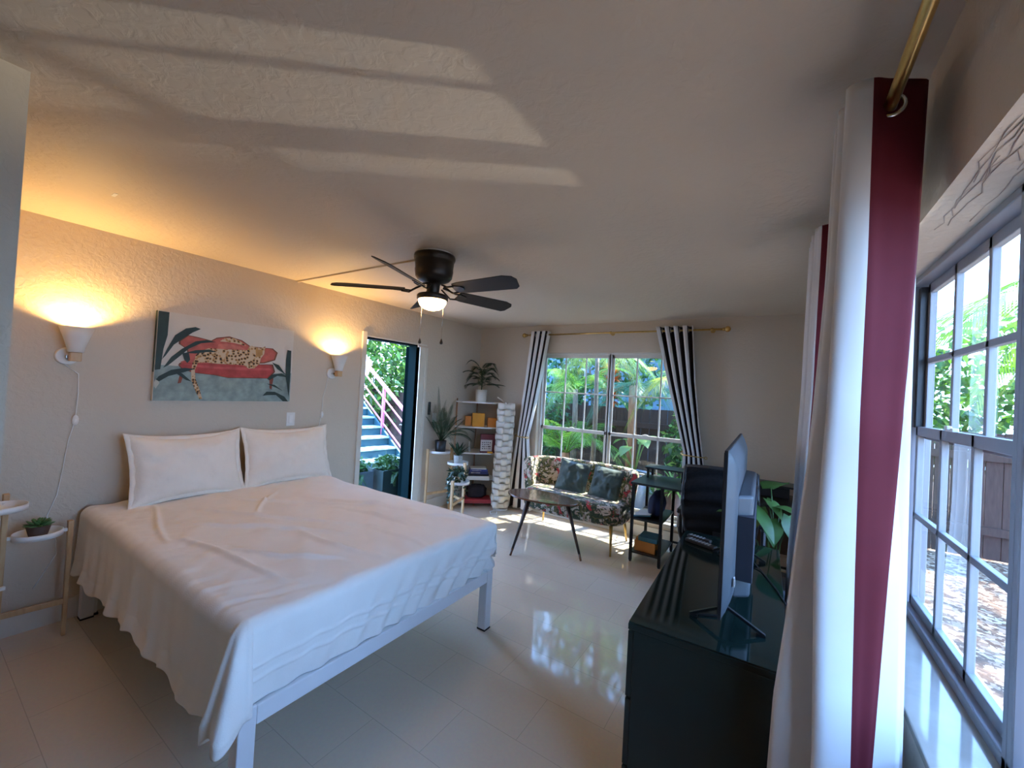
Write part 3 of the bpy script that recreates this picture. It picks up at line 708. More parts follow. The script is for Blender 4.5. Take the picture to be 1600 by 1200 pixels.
# in the corner by the door
sB = stand([(-3.55, 3.66, .79), (-3.46, 4.0, .79), (-3.12, 3.86, .66), (-2.99, 3.50, .52)], [(0, 1, .735, .13), (1, 2, .61, .13), (2, 3, .455, .13)], [(0, 1, .24), (2, 3, .24), (1, 2, .20)], 'pale wooden three-tier plant stand beside the white corner shelf')

def pot(root, c, r0, r1, h, m, ribs=0, name='pot'):
    b = MB()
    pr = [(r0*.96, 0), (r0, .004), (r1, h), (r1-.007, h), (r1-.009, h-.018), (.001, h-.018)]
    b.lathe(pr, c, 48 if ribs else 28, cap1=False)
    if ribs:
        for i, p in enumerate(b.v):
            a = math.atan2(p[1]-c[1], p[0]-c[0]); k = 1+.012*cos(ribs*a); b.v[i] = (c[0]+(p[0]-c[0])*k, c[1]+(p[1]-c[1])*k, p[2])
    p_ = b.build(name, m, root)
    b = MB(); b.lathe([(r1-.010, h-.020), (r1*.5, h-.012), (.001, h-.010)], c, 24, cap0=False); b.build('soil', M['soil'], p_)
    return p_

# succulent
c = sA[0]; t = thing('potted_succulent', c, 'small green succulent in a brown clay bowl on the white tray by the bed', 'potted plant')
pot(t, c, .036, .050, .062, M['terra'])
b = MB(); rng = random.Random(2)
for ring, (n_, el, L) in enumerate(((9, 12, .062), (8, 35, .058), (6, 58, .048), (4, 78, .035))):
    for i in range(n_):
        a = 2*pi*i/n_+ring*.4; d = V((cos(a)*cos(rad(el)), sin(a)*cos(rad(el)), sin(rad(el))))
        k = b.mark(); b.sphere((0,0,L*.55), (.011, .005, L*.52), 8); b.xform(k, Matrix.Translation(V((c[0], c[1], c[2]+.055))) @ d.to_track_quat('Z', 'Y').to_matrix().to_4x4())
b.build('rosette', M['succ'], t)

# corner stand plants
c = sB[0]; t = thing('potted_palm', c, 'feathery small palm in a black pot on the top tray of the plant stand', 'potted plant')
pot(t, c, .062, .072, .15, M['potblk'])
b = MB(); rng = random.Random(8)
for i in range(22):
    a = rng.uniform(0, 2*pi); up = rng.uniform(.25, .62)
    b.frond((c[0], c[1], c[2]+.13), a, rng.uniform(.14, .30), up, rng.uniform(.02, .22), 24, .12, .0032, 0, 0, .004, 45, .25, .3)
b.frond((c[0], c[1], c[2]+.13), 3.4, .08, .68, .02, 22, .12, .006, 0, 0, .004, 35, .1, .4)
for a, up in ((.35, .42), (.7, .52), (.95, .40), (.1, .5), (-.5, .45)): b.frond((c[0], c[1], c[2]+.13), a, .44, up, .36, 26, .13, .0035, 0, 0, .004, 50, .3, .3)
for i, p in enumerate(b.v): b.v[i] = (max(p[0], LX+.02), p[1], p[2])
b.build('fronds', M['leafdk'], t)
c = sB[1]; t = thing('potted_agave', c, 'dark agave in a speckled grey pot on the middle tray of the plant stand', 'potted plant')
pot(t, c, .052, .058, .11, M['potgry'])
b = MB()
for i in range(13):
    a = i*2.4; el = rad(35+45*(i/13)); d = V((cos(a)*cos(el), sin(a)*cos(el), sin(el)))
    b.broad((c[0], c[1], c[2]+.10), d, .20+.03*sin(i*2), .05, 0, .05, .25, 6)
b.build('leaves', M['leafdk'], t, solid=.004)
c = sB[2]; t = thing('trailing_vine', c, 'dark trailing vine spilling from a white bowl on the lowest tray of the plant stand', 'potted plant')
pot(t, c, .06, .078, .085, M['potwht'])
b = MB(); rng = random.Random(5)
b.cloud((c[0], c[1], c[2]+.12), (.12, .12, .07), 130, .04, rng, 0, aspect=.8, shell=.3)
sm = MB()
for i in range(26):
    a = rng.gauss(-2.2, 1.0); L = rng.uniform(.1, .42); r_ = rng.uniform(.09, .13); pts = []
    for j in range(9):
        tt = j/8; pts.append((c[0]+cos(a)*r_*min(1, tt*3.2)+.01*sin(j*2+i), c[1]+sin(a)*r_*min(1, tt*3.2)+.01*cos(j*3+i), c[2]+.09+.05*sin(min(1, tt*3)*pi)*.6 - max(0, tt-.25)*L))
    sm.tube(pts, .0015, 4)
    for j in range(2, 9):
        for q in range(2):
            d = V((rng.gauss(0, 1), rng.gauss(0, 1), -.5)).normalized(); b.leaf(pts[j], d, d.orthogonal().normalized(), .032, .026)
b.build('leaves', M['leafdk'], t); sm.build('stems', M['leafdk'], t)

# ------------------------------------------------------------------ corner shelf
CX, CY = LX+.02, FY-.03
t = thing('corner_shelf', (CX+.2, CY-.2, 0), 'white five-tier corner shelf unit with copper posts', 'shelf')
poly = [(CX, CY), (CX, CY-.47), (CX+.13, CY-.49), (CX+.44, CY-.22), (CX+.47, CY), ]
SZ = [.05, .36, .705, 1.05, 1.385]
for z in SZ: b = MB(); b.prism(poly, z-.018, z); b.build('shelf_board', M['white'], t, bevel=.003)
for (x, y) in ((CX+.012, CY-.455), (CX+.455, CY-.012), (CX+.012, CY-.012), (CX+.29, CY-.335)):
    b = MB()
    if (x, y) == (CX+.29, CY-.335): b.tube([(x, y, 0), (x, y, .034)], .009, 10)
    else: b.tube([(x, y, 0), (x, y, 1.42)], .008, 10)
    b.build('post', M['copper'], t)
# fern on top
c = (-3.36, 4.42, 1.385); t = thing('potted_fern', c, 'bushy dark palm in a ribbed white pot on top of the corner shelf', 'potted plant')
pot(t, c, .072, .078, .165, M['potwht'], 24)
b = MB(); rng = random.Random(21); st = MB()
st.tube([(c[0], c[1], c[2]+.14), (c[0]+.005, c[1], c[2]+.26), (c[0]-.01, c[1], c[2]+.40)], .008, 6)
for i in range(22):
    a = i*2.4+rng.uniform(-.2, .2); zb = .20+.22*(i/22); up = rng.uniform(.02, .30)+.26*(i/22)
    b.frond((c[0], c[1], c[2]+zb), a, rng.uniform(.26, .42)*(1-.4*i/22), up, up*.7+rng.uniform(-.02, .12), 18, .085, .008, 0, 0, .003, 62, .25, .2)
for i, p in enumerate(b.v): b.v[i] = (max(p[0], LX+.02), min(p[1], FY-.02), p[2])
b.build('fronds', M['leafdk'], t); st.build('stem', M['leafdk'], t)
def bxthing(name, c, size, rz, m, label, cat, group=None, bevel=.003):
    b = MB(); b.obox((c[0], c[1], c[2]+size[2]/2), size, rz); return tag(b.build(name, m, bevel=bevel, loc=c), label, cat, group)
A45 = rad(42)
bxthing('decor_box', (-3.385, 4.42, 1.05), (.165, .10, .18), A45, M['yellow'], 'large bright yellow square box on the corner shelf', 'box', 'yellow boxes on the shelf')
bxthing('decor_box', (-3.235, 4.535, 1.05), (.125, .08, .125), A45, M['orange'], 'low orange-yellow box to the right of the large yellow box', 'box', 'yellow boxes on the shelf')
bxthing('decor_box', (-3.52, 4.37, 1.05), (.08, .08, .13), A45, M['orange'], 'narrow orange box half hidden by the palm, left of the large yellow box', 'box', 'yellow boxes on the shelf')
t = thing('game_box', (-3.25, 4.48, .705), 'maroon box with a pale printed card on its front', 'box')
b = MB(); b.obox((-3.25, 4.48, .705+.125), (.20, .075, .25), A45); b.build('carton', M['maroon'], t, bevel=.004)
b = MB(); b.obox((-3.25+.040*sin(A45)-.02*cos(A45), 4.48-.040*cos(A45)-.02*sin(A45), .705+.10), (.155, .004, .15), A45); cd = b.build('front_card', M['card'], t)
b = MB(); rng = random.Random(3)
for r_ in range(4):
    for q in range(5):
        if rng.random() < .9:
            lx = -.02+(-.05+q*.025)+rng.uniform(-.003, .003); lz = .705+.06+r_*.027+rng.uniform(-.002, .002)
            p = V((-3.25, 4.48, lz)) + V((cos(A45), sin(A45), 0))*lx + V((sin(A45), -cos(A45), 0))*.0425
            b.obox(p, (rng.uniform(.008, .018), .002, rng.uniform(.008, .016)), A45, ry=rng.uniform(-.4, .4))
b.build('ink_marks', M['ink'], cd)
bxthing('small_yellow_box', (-3.19, 4.46, .705), (.07, .05, .022), A45, M['yellow'], 'small flat yellow packet in front of the maroon box', 'packet')
b = MB(); b.lathe([(.02, 0), (.026, .01), (.022, .05), (.012, .07), (.014, .11), (.009, .13), (.001, .135)], (-3.47, 4.36, .705), 14)
tag(b.build('glass_bottle', M['potgry']), 'small pale bottle beside the maroon box on the shelf', 'bottle')
zz = .36
for i, (nm, m, w_, d_, h_, lab) in enumerate((('white', 'paper', .30, .20, .042, 'thick white book at the bottom of the stack'), ('black', 'bag', .27, .19, .026, 'black book lying on the thick white book'), ('navy', 'navy', .26, .18, .032, 'navy book in the middle of the stack'), ('blue', 'blue', .235, .17, .026, 'blue book near the top of the stack'), ('pale', 'paper', .21, .15, .016, 'thin pale book on top of the blue book'))):
    t = thing('book', (-3.34, 4.42, zz), lab, 'book', 'books stacked on the corner shelf'); rz = A45+(-.04, .05, -.02, .03, .0)[i]
    cov = M[m] if nm not in ('white', 'pale') else M['whitepl']
    b = MB(); b.obox((-3.34, 4.42, zz+.002), (w_, d_, .004), rz); b.obox((-3.34, 4.42, zz+h_-.002), (w_, d_, .004), rz)
    b.obox((-3.34+sin(rz)*(d_/2-.002), 4.42-cos(rz)*(d_/2-.002), zz+h_/2), (w_, .004, h_), rz); b.build('cover', cov, t)
    b = MB(); b.obox((-3.34, 4.42, zz+h_/2), (w_-.012, d_-.012, h_-.008), rz); b.build('page_block', M['paper'], t)
    if nm in ('navy', 'blue'):
        b = MB(); rng = random.Random(i)
        for q in range(7):
            lx = -w_*.35+q*.018; p = V((-3.34, 4.42, zz+h_/2)) + V((cos(rz), sin(rz), 0))*lx + V((sin(rz), -cos(rz), 0))*(d_/2+.0008)
            b.obox(p, (.010, .0015, h_*.35*rng.uniform(.6, 1.2)), rz)
        b.build('spine_marks', M['card'], t)
    zz += h_
t = thing('folded_bag', (-3.36, 4.43, .10), 'dark crumpled bag lying on the red box on the bottom shelf', 'bag')
from mathutils import noise as NZ
b = MB(); b.sphere((0, 0, 0), 1, 24)
for i, p in enumerate(b.v):
    q = V(p); s_ = 1+.16*NZ.noise(q*2.1)+.06*NZ.noise(q*6); e = lambda a: math.copysign(abs(a)**.6, a)
    q = V((e(q.x)*.135*s_, e(q.y)*.08*s_, max(-.075, e(q.z)*.085*s_))); q.rotate(Matrix.Rotation(A45, 3, 'Z')); b.v[i] = (q.x-3.36, q.y+4.43, q.z+.175)
b.build('bag_body', M['bag'], t)
b = MB(); b.tube([(-3.41, 4.39, .245), (-3.40, 4.37, .27), (-3.36, 4.40, .275), (-3.31, 4.46, .27), (-3.31, 4.475, .245)], .007, 8); b.build('bag_handle', M['bag'], t)
bxthing('flat_game_box', (-3.33, 4.41, .05), (.36, .24, .05), A45, M['red'], 'flat red box lying on the bottom shelf', 'box')

# ------------------------------------------------------------------ white woven floor lamp
lx, ly = -2.985, 4.475
t = thing('floor_lamp', (lx, ly, 0), 'tall white column floor lamp of interlaced strips between the shelf and curtain', 'floor lamp')
b = MB(); b.lathe([(.10, 0), (.10, .012), (.02, .02)], (lx, ly, 0), 28); b.build('base', M['white'], t)
b = MB(); nt_ = 17; hh = 1.36/nt_
for i in range(nt_):
    z0 = .03+i*hh; off = (i % 2)*pi/6; n = 36
    def fn(u, v, z0=z0, off=off):
        a = 2*pi*u; c4 = cos(4*a+off*6); w_ = .5+.5*math.copysign(abs(c4)**.25, c4)
        r_ = .092+.026*w_ + .004*sin(v*pi)
        return (lx+.03*(z0/1.4-.5)+r_*cos(a), ly+r_*sin(a), z0+hh*(.02+.96*v)+(.012*w_-.006)*(1 if v > .5 else -.4))
    b.grid(fn, 96, 4, cu=True)
b.build('woven_shade', M['lampw'], t, solid=.002)
b = MB(); b.tube([(lx+.0, ly, .02), (lx, ly, 1.40)], .012, 8); b.build('pole', M['white'], t)
b = MB(); b.tube([(lx-.05, ly+.02, 1.40), (lx-.06, ly-.02, 1.43), (lx-.09, ly-.06, 1.455), (lx-.12, ly-.02, 1.46)], .009, 8); b.build('loose_strip', M['lampw'], t)
b = MB(); b.tube([(lx+.0, ly-.1, .01), (lx-.02, ly-.2, .006), (lx+.05, ly-.28, .006), (lx+.10, ly-.22, .006), (lx+.05, ly-.15, .006)], .005, 6); b.build('power_cord', M['white'], t)

# ------------------------------------------------------------------ loveseat
t = thing('loveseat', (-1.82, 4.2, 0), 'floral upholstered armless loveseat with brass legs under the far window', 'sofa')
def rbox(b, x0, x1, y0, y1, z0, z1): b.box(x0, x1, y0, y1, z0, z1)
b = MB()
def seatfn(poly, z0, z1):
    b.prism(poly, z0, z1)
sp = []
for i in range(25):
    a = pi*i/24; sp.append((-1.80+.585*math.copysign(abs(cos(a))**.55, cos(a)), 4.20-.30*abs(sin(a))**.5))
for i in range(25):
    a = pi+pi*i/24; sp.append((-1.80+.585*math.copysign(abs(cos(a))**.55, cos(a)), 4.20+.24*abs(sin(a))**.6))
pp = [q for i, q in enumerate(sp) if i == 0 or (V(q)-V(sp[i-1])).length > .003]
seatfn(pp, .27, .475)
b.build('seat', M['floral'], t, bevel=.05, seg=5)
def backfn(u, v):
    a = pi*(1.0-u)            # right to left sweep
    th = v*2*pi; ca, sa = cos(a), sin(a)
    ex = math.copysign(abs(ca)**.55, ca); ey = abs(sa)**.5
    cx, cy = -1.835+.60*ex, 4.205+.285*ey
    # section: superellipse, thickness across, height .30..0.79
    tt = math.copysign(abs(cos(th))**.7, cos(th)); tz = math.copysign(abs(sin(th))**.55, sin(th))
    hz = .245-.015*(1-sa); zc = .545
    thk = .055
    nx, ny = ex*.9, ey*.8+.15; l = math.hypot(nx, ny); nx, ny = nx/l, ny/l
    lean = .04*tz
    return (cx+nx*(tt*thk+lean), cy+ny*(tt*thk+lean), zc+tz*hz)
b = MB(); b.grid(backfn, 41, 28, cv=True)
b.face([i for i in range(28)]); b.face([40*28+i for i in range(28)][::-1])
b.build('backrest', M['floral'], t)
for (x, y, dx, dy) in ((-1.325, 3.985, .03, -.07), (-2.30, 3.985, -.05, -.05), (-1.33, 4.40, .03, .05), (-2.30, 4.40, -.03, .05)):
    b = MB(); b.tube([(x, y, .285), (x+dx, y+dy, 0)], [.019, .009], 10); b.build('leg', M['brass'], t)
def cushion(c, w, T, rx, rz, ry, m, label, seed):
    Mx = Matrix.Translation(V(c)) @ Matrix.Rotation(rz, 4, 'Z') @ Matrix.Rotation(rx, 4, 'X') @ Matrix.Rotation(ry, 4, 'Y')
    b = MB()
    for sg in (1, -1):
        def fn(u, v):
            a, e = u*2-1, v*2-1
            pr = max(0, (1-abs(a)**2.4))**.6*max(0, (1-abs(e)**2.4))**.6
            x = a*w/2*(1-.07*(1-e*e)*abs(a)**2); z = e*w/2*(1-.07*(1-a*a)*abs(e)**2)
            n_ = .03*NZ.noise(V((a*2+seed, e*2, sg)))+.012*NZ.noise(V((a*6+seed, e*6, sg)))
            return Mx @ V((x, sg*(T/2*pr+n_*pr), z))
        k = len(b.f); b.grid(fn, 30, 30)
        if sg > 0:
            for i in range(k, len(b.f)): b.f[i] = b.f[i][::-1]
    o = b.build('cushion', m, loc=c); tag(o, label, 'cushion', 'green cushions on the loveseat')
    Ms = Mx; pts = []
    for i in range(64):
        q = i/64*4; s_, f_ = int(q), q-int(q); a, e = [(2*f_-1, -1), (1, 2*f_-1), (1-2*f_, 1), (-1, 1-2*f_)][s_]
        pts.append(Mx @ V((a*w/2*(1-.07*(1-e*e)*abs(a)**2), 0, e*w/2*(1-.07*(1-a*a)*abs(e)**2))))
    b = MB(); b.tube(pts+[pts[0]], .004, 5); b.build('piping', M['velvet'], o)
cushion((-1.90, 4.30, .62), .37, .13, rad(-20), rad(4), rad(6), M['velvet'], 'dark green velvet cushion on the left of the loveseat pair', 1)
cushion((-1.50, 4.275, .615), .36, .13, rad(-19), rad(-8), rad(4), M['velvet'], 'dark green velvet cushion leaning at the right end of the loveseat', 4)

# ------------------------------------------------------------------ coffee table
t = thing('coffee_table', (-1.94, 3.67, 0), 'oval walnut coffee table with three tapered dark legs', 'table')
def egg(s_=1.): return [(-1.94+.39*s_*cos(2*pi*i/64), 3.67+.21*s_*sin(2*pi*i/64)*(1-.12*cos(2*pi*i/64))) for i in range(64)]
b = MB(); b.prism(egg(), .495, .512); b.build('tabletop', M['walnut'], t, bevel=.004)
M['darkwood'] = mat_wood('dark_leg_wood', (.018, .009, .006), (.035, .018, .011), 4, .35, 'Z')
for (tx, ty, fx, fy) in ((-2.02, 3.55, -2.057, 3.30), (-1.66, 3.66, -1.479, 3.63), (-2.12, 3.72, -2.275, 3.755)):
    b = MB(); b.tube([(tx, ty, .497), (fx+(tx-fx)*.12, fy+(ty-fy)*.12, .06)], [.020, .012], 12); lg = b.build('leg', M['darkwood'], t)
    b = MB(); b.tube([(fx+(tx-fx)*.12, fy+(ty-fy)*.12, .06), (fx, fy, 0)], [.0122, .010], 12); b.build('ferrule', M['walnut'], lg)

# ------------------------------------------------------------------ desk
DX0, DX1, DYF, DYB = -1.125, .20, 3.94, 4.50
t = thing('desk', ((DX0+DX1)/2, 4.2, 0), 'black metal desk with side shelves by the far window', 'desk')
b = MB(); b.box(DX0-.01, DX1, DYF-.01, DYB, .735, .755); b.build('desktop', M['deskt'], t, bevel=.002)
for (x, y) in ((DX0, DYF), (DX0+.265, DYF), (DX0, DYB-.035), (DX0+.265, DYB-.035), (DX1-.03, DYF), (DX1-.03, DYB-.035)):
    b = MB(); b.box(x, x+.025, y, y+.025, .012, .735); lg = b.build('leg', M['black'], t)
    b = MB(); b.lathe([(.012, 0), (.012, .006), (.008, .013)], (x+.0125, y+.0125, 0), 10); b.build('levelling_foot', M['rubber'], lg)
for z in (.085, .40):
    b = MB(); b.box(DX0+.004, DX0+.286, DYF+.004, DYB-.014, z, z+.016); b.build('side_shelf', M['deskt'], t)
b = MB(); b.box(-.62, DX1-.03, DYB-.024, DYB-.012, .22, .735); b.build('back_panel', M['desktbrown'], t)
b = MB(); b.box(DX0+.29, DX1-.03, DYB-.03, DYB-.012, .62, .735); b.bar((DX0+.29, DYB-.02, .10), (DX1-.03, DYB-.02, .10), .018); b.build('back_brace', M['black'], t)
t = thing('desk_riser', (-.46, 4.36, .755), 'long low shelf raised on short legs along the back of the desk', 'desk shelf')
b = MB(); b.box(DX0+.03, DX1, 4.25, 4.49, .850, .866); b.build('riser_board', M['deskt'], t, bevel=.002)
for x in (DX0+.05, -.745, -.31, DX1-.03):
    for y in (4.265, 4.455):
        b = MB(); b.box(x, x+.022, y, y+.022, .755, .850); b.build('leg', M['black'], t)
bxthing('storage_case', (-.03, 4.37, .7555), (.32, .15, .085), 0, M['blackpl'], 'black case tucked under the right end of the desk riser', 'case')
t = thing('open_notebook', (-1.02, 4.12, .416), 'dark teal folder leaning on the middle side shelf of the desk', 'folder')
b = MB(); b.obox((-1.03, 4.12, .435), (.16, .26, .012), 0, ry=rad(-10)); b.build('cover', M['teal'], t); b = MB(); b.obox((-1.03, 4.12, .444), (.15, .25, .008), 0, ry=rad(-10)); b.build('page_block', M['paper'], t)
b = MB(); b.sphere((0,0,0), 1, 20)
for i, p in enumerate(b.v):
    q = V(p); s_ = 1+.15*NZ.noise(q*2+V((4,0,0))); b.v[i] = (-.945+q.x*.075*s_, 4.20+q.y*.17*s_, .525+max(-.105, q.z*.12*s_+q.y*.03))
tag(b.build('navy_pouch', M['navycloth']), 'navy cloth pouch on the middle side shelf of the desk', 'pouch')
t = thing('toy_crate', (-.99, 4.06, .101), 'orange wooden step crate on the lowest side shelf of the desk', 'crate')
for y0 in (3.985, 4.12): b = MB(); b.box(-1.09, -.895, y0, y0+.025, .101, .20); b.build('end_board', M['orangew'], t, bevel=.004)
b = MB(); b.box(-1.085, -.90, 4.01, 4.12, .15, .172); b.box(-1.085, -1.06, 4.01, 4.12, .172, .215); b.build('cross_board', M['orangew'], t, bevel=.003)
bxthing('yoga_block', (-.965, 4.08, .2005), (.18, .20, .045), 0, M['teal'], 'teal foam block lying on the orange crate', 'foam block', bevel=.008)

# ------------------------------------------------------------------ office chair
cx, cy = -.31, 3.45
t = thing('office_chair', (cx, cy, 0), 'black mesh office chair with its back to the camera, behind the dresser', 'office chair')
def bk(u, v):
    a = (u-.5)*2; z = .60+.50*v
    w_ = .235*(1-.10*(v-.5)**2*4*(.5 if v > .5 else .8))
    y = cy-.20-.05*v+.05*sin(pi*v)*-1+.045*(a*a) + .010*sin(v*30+a*a*3)
    return (cx+a*w_, y, z-.02*a*a*(1 if v > .5 else 0))
b = MB(); b.grid(bk, 21, 60); b.build('back_mesh', M['mesh'], t, solid=.012)
b = MB(); pts = [bk(0, i/20) for i in range(21)]+[bk(i/20, 1) for i in range(21)]+[bk(1, 1-i/20) for i in range(21)]+[bk(1-i/20, 0) for i in range(20)]
b.tube(pts+[pts[0]], .014, 8); b.build('back_frame', M['blackpl'], t)
b = MB(); b.obox((cx, cy+.02, .475), (.49, .46, .07)); b.build('seat', M['mesh'], t, bevel=.03, seg=4)
b = MB(); b.bar((cx, cy-.22, .66), (cx, cy-.17, .44), .06, .02); b.bar((cx, cy-.18, .435), (cx, cy+.02, .435), .08, .02); b.build('back_bracket', M['blackpl'], t)
for sg in (-1, 1):
    b = MB(); b.tube([(cx+sg*.25, cy-.02, .45), (cx+sg*.275, cy-.06, .55), (cx+sg*.272, cy-.10, .68), (cx+sg*.265, cy-.10, .71)], [.016]*4, 8); ar = b.build('armrest', M['blackpl'], t)
    b = MB(); b.obox((cx+sg*.262, cy-.02, .722), (.06, .24, .035)); b.build('arm_pad', M['blackpl'], ar, bevel=.012, seg=3)
    b = MB(); b.obox((cx+sg*.280, cy-.112, .64), (.012, .03, .085)); b.build('arm_label', M['greypad'], ar, bevel=.003)
b = MB(); b.lathe([(.026, .09), (.026, .28), (.018, .28), (.018, .44)], (cx, cy, 0), 16); b.build('gas_column', M['black'], t)
for i in range(5):
    a = rad(18+72*i); e = (cx+.27*cos(a), cy+.27*sin(a))
    b = MB(); b.bar((cx, cy, .105), (e[0], e[1], .08), .045, .03); sp_ = b.build('base_spoke', M['blackpl'], t, bevel=.005)
    b = MB(); k = b.mark(); b.lathe([(.027, -.02), (.027, .02)], (0,0,0), 16); b.xform(k, Matrix.Translation(V((e[0], e[1], .0275))) @ Matrix.Rotation(a, 4, 'Z') @ Matrix.Rotation(rad(90), 4, 'X')); b.build('caster', M['rubber'], sp_)

# ------------------------------------------------------------------ dresser, TV and what lies on it
RZ = rad(1.1); DP = V((-.408, 1.468, 0)); DM = Matrix.Translation(DP) @ Matrix.Rotation(RZ, 4, 'Z')
DW, DL, DH = .478, 1.225, .775
t = thing('dresser', DM @ V((DW/2, DL/2, 0)), 'dark green glossy chest of drawers with a glass top in the foreground', 'dresser')
def db(b, *a):
    k = b.mark(); b.box(*a); b.xform(k, DM); return b
b = MB(); db(b, .02, DW, 0, DL, .03, DH-.028); db(b, .03, DW-.01, .01, DL-.01, 0, .03); b.build('carcass', M['dresser'], t, bevel=.002)
b = MB(); db(b, 0, DW, -.001, DL+.001, DH-.028, DH-.006); b.build('top_board', M['dresser'], t, bevel=.002)
b = MB(); db(b, .002, DW-.002, .001, DL-.001, DH-.006, DH); b.build('glass_top', M['blackglass'], t, bevel=.001)
for r_ in range(3):
    for q in range(2):
        z0 = .04+r_*.236; y0 = .004+q*(DL/2)
        b = MB(); db(b, 0, .02, y0, y0+DL/2-.008, z0, z0+.228); dr = b.build('drawer', M['dresser'], t, bevel=.002)
        b = MB(); db(b, -.002, .004, y0+.03, y0+DL/2-.038, z0+.222, z0+.230); b.build('finger_groove', M['black'], dr)
# television (screen towards the bed)
T0, T1 = V((-.135, 1.56)), V((-.152, 2.52)); ang = math.atan2((T1-T0).y, (T1-T0).x)-pi/2; TL = (T1-T0).length
TM = Matrix.Translation(V((T0.x, T0.y, 0))) @ Matrix.Rotation(ang, 4, 'Z')
t = thing('television', TM @ V((0, TL/2, DH)), 'flat television seen from behind its edge, standing on the dark dresser', 'television')
def tb(b, *a):
    k = b.mark(); b.box(*a); b.xform(k, TM); return b
ZB, ZT = .832, 1.402
b = MB(); tb(b, -.004, .008, 0, TL, ZB, ZT); b.build('bezel', M['blackpl'], t, bevel=.002)
b = MB(); tb(b, -.0055, -.0035, .008, TL-.008, ZB+.016, ZT-.008); b.build('screen', M['screen'], t)
b = MB(); k = b.mark()
def shell(u, v):
    y = .006+(TL-.012)*u; z = ZB+.006+(ZT-ZB-.012)*v; e = min(u, 1-u, v*.6, (1-v)*.6); return (.008+.030*min(1, e/.07)**.7, y, z)
b.grid(shell, 41, 41); b.xform(k, TM); b.build('back_shell', M['tvback'], t)
b = MB(); k = b.mark(); b.prism([(.03, .13), (.085, .17), (.085, TL-.17), (.03, TL-.13)], ZB+.03, ZB+.40); b.xform(k, TM); bx_ = b.build('back_housing', M['tvback'], t, bevel=.012, seg=3)
b = MB(); tb(b, .034, .091, .128, TL-.128, ZB+.10, ZB+.33); b.build('vent_panel', M['tvbox'], bx_, bevel=.002)
b = MB(); tb(b, .036, .041, .055, .075, ZB+.10, ZB+.13); b.build('energy_sticker', M['card'], t)
for yy in (.10, TL-.10):
    b = MB(); k = b.mark()
    for (x2) in (-.10, .135): b.bar((.015, yy, ZB+.01), (x2, yy-.0, DH+.006), .012, .009)
    b.bar((-.10, yy, DH+.004), (-.075, yy, DH+.004), .014, .008); b.bar((.11, yy, DH+.004), (.138, yy, DH+.004), .014, .008)
    b.bar((.015, yy, ZB+.03), (.015, yy, ZB-.0), .03, .014)
    b.bar((-.10, yy, DH+.005), (.0, yy+.05, DH+.005), .006, .006)
    b.xform(k, TM); b.build('foot', M['black'], t)
b = MB(); b.tube([(-.075, 2.38, .86), (-.06, 2.36, .79), (-.03, 2.30, .779), (.03, 2.12, .779), (.065, 1.98, .779), (.09, 1.86, .779), (.10, 1.82, .74), (.105, 1.80, .40)], .003, 6)
tag(b.build('tv_power_cable', M['blackpl']), 'thin black cable running from the television across the dresser top', 'cable')
def remote(c, L, W, rz, label, n):
    t = thing('remote_control', (*c, DH), label, 'remote control', 'remotes on the dresser')
    b = MB(); b.obox((*c, DH+.009), (L, W, .018), rz); b.build('body', M['blackpl'], t, bevel=.006, seg=3)
    b = MB()
    for i in range(n):
        for j in (-1, 0, 1):
            q = V((-L*.36+i*.018, j*W*.27, 0)); q.rotate(Matrix.Rotation(rz, 3, 'Z')); b.obox((c[0]+q.x, c[1]+q.y, DH+.0185), (.008, .007, .002), rz)
    b.build('buttons', M['greypad'], t)
remote((-.315, 2.475), .165, .045, rad(-22), 'black remote control nearest the camera of the two on the dresser', 7)
remote((-.335, 2.555), .13, .035, rad(-18), 'slim black remote control behind the other one at the dresser end', 5)

# monstera behind the dresser
c = (.03, 3.02, 0); t = thing('potted_monstera', c, 'broad leaved climbing plant in a dark pot behind the dresser', 'potted plant')
pot(t, c, .13, .165, .50, M['potblk'])
sm = MB(); lv = []
for (tip, d, L, W, cu) in (((-.005, 3.0, 1.06), (.2, -.35, .35), .20, .16, .35), ((-.01, 2.99, .97), (.55, -.35, -.35), .15, .10, .3), ((.045, 2.97, .95), (.7, -.3, .05), .14, .10, .3), ((-.11, 2.98, .96), (-.35, -.6, .10), .15, .14, .2), ((-.085, 2.95, .93), (.55, -.5, -.55), .27, .10, .2), ((-.24, 2.98, .86), (-.7, -.5, .4), .09, .07, .3), ((-.06, 3.05, .90), (-.2, -.6, -.4), .16, .11, .4), ((.10, 3.02, .88), (.3, -.6, -.6), .18, .13, .4), ((.01, 2.98, .85), (.1, -.7, -.5), .17, .11, .4)):
    p = V(tip); mid = V((c[0]+(p.x-c[0])*.35, c[1]+(p.y-c[1])*.35, .48+(p.z-.48)*.6))
    sm.tube([(c[0]+(p.x-c[0])*.1, c[1], .48), mid, p], [.005, .0045, .003], 6)
    b = MB(); b.broad(p-V(d).normalized()*.02, d, L, W, 0, cu, .16, 10, (0, 0, 1) if abs(V(d).normalized().z) < .8 else (0, -1, .2), .12); lv.append(b)
sm.build('stems', M['leafpo'], t)
for b in lv: b.build('leaf', M['leafpo'], t)

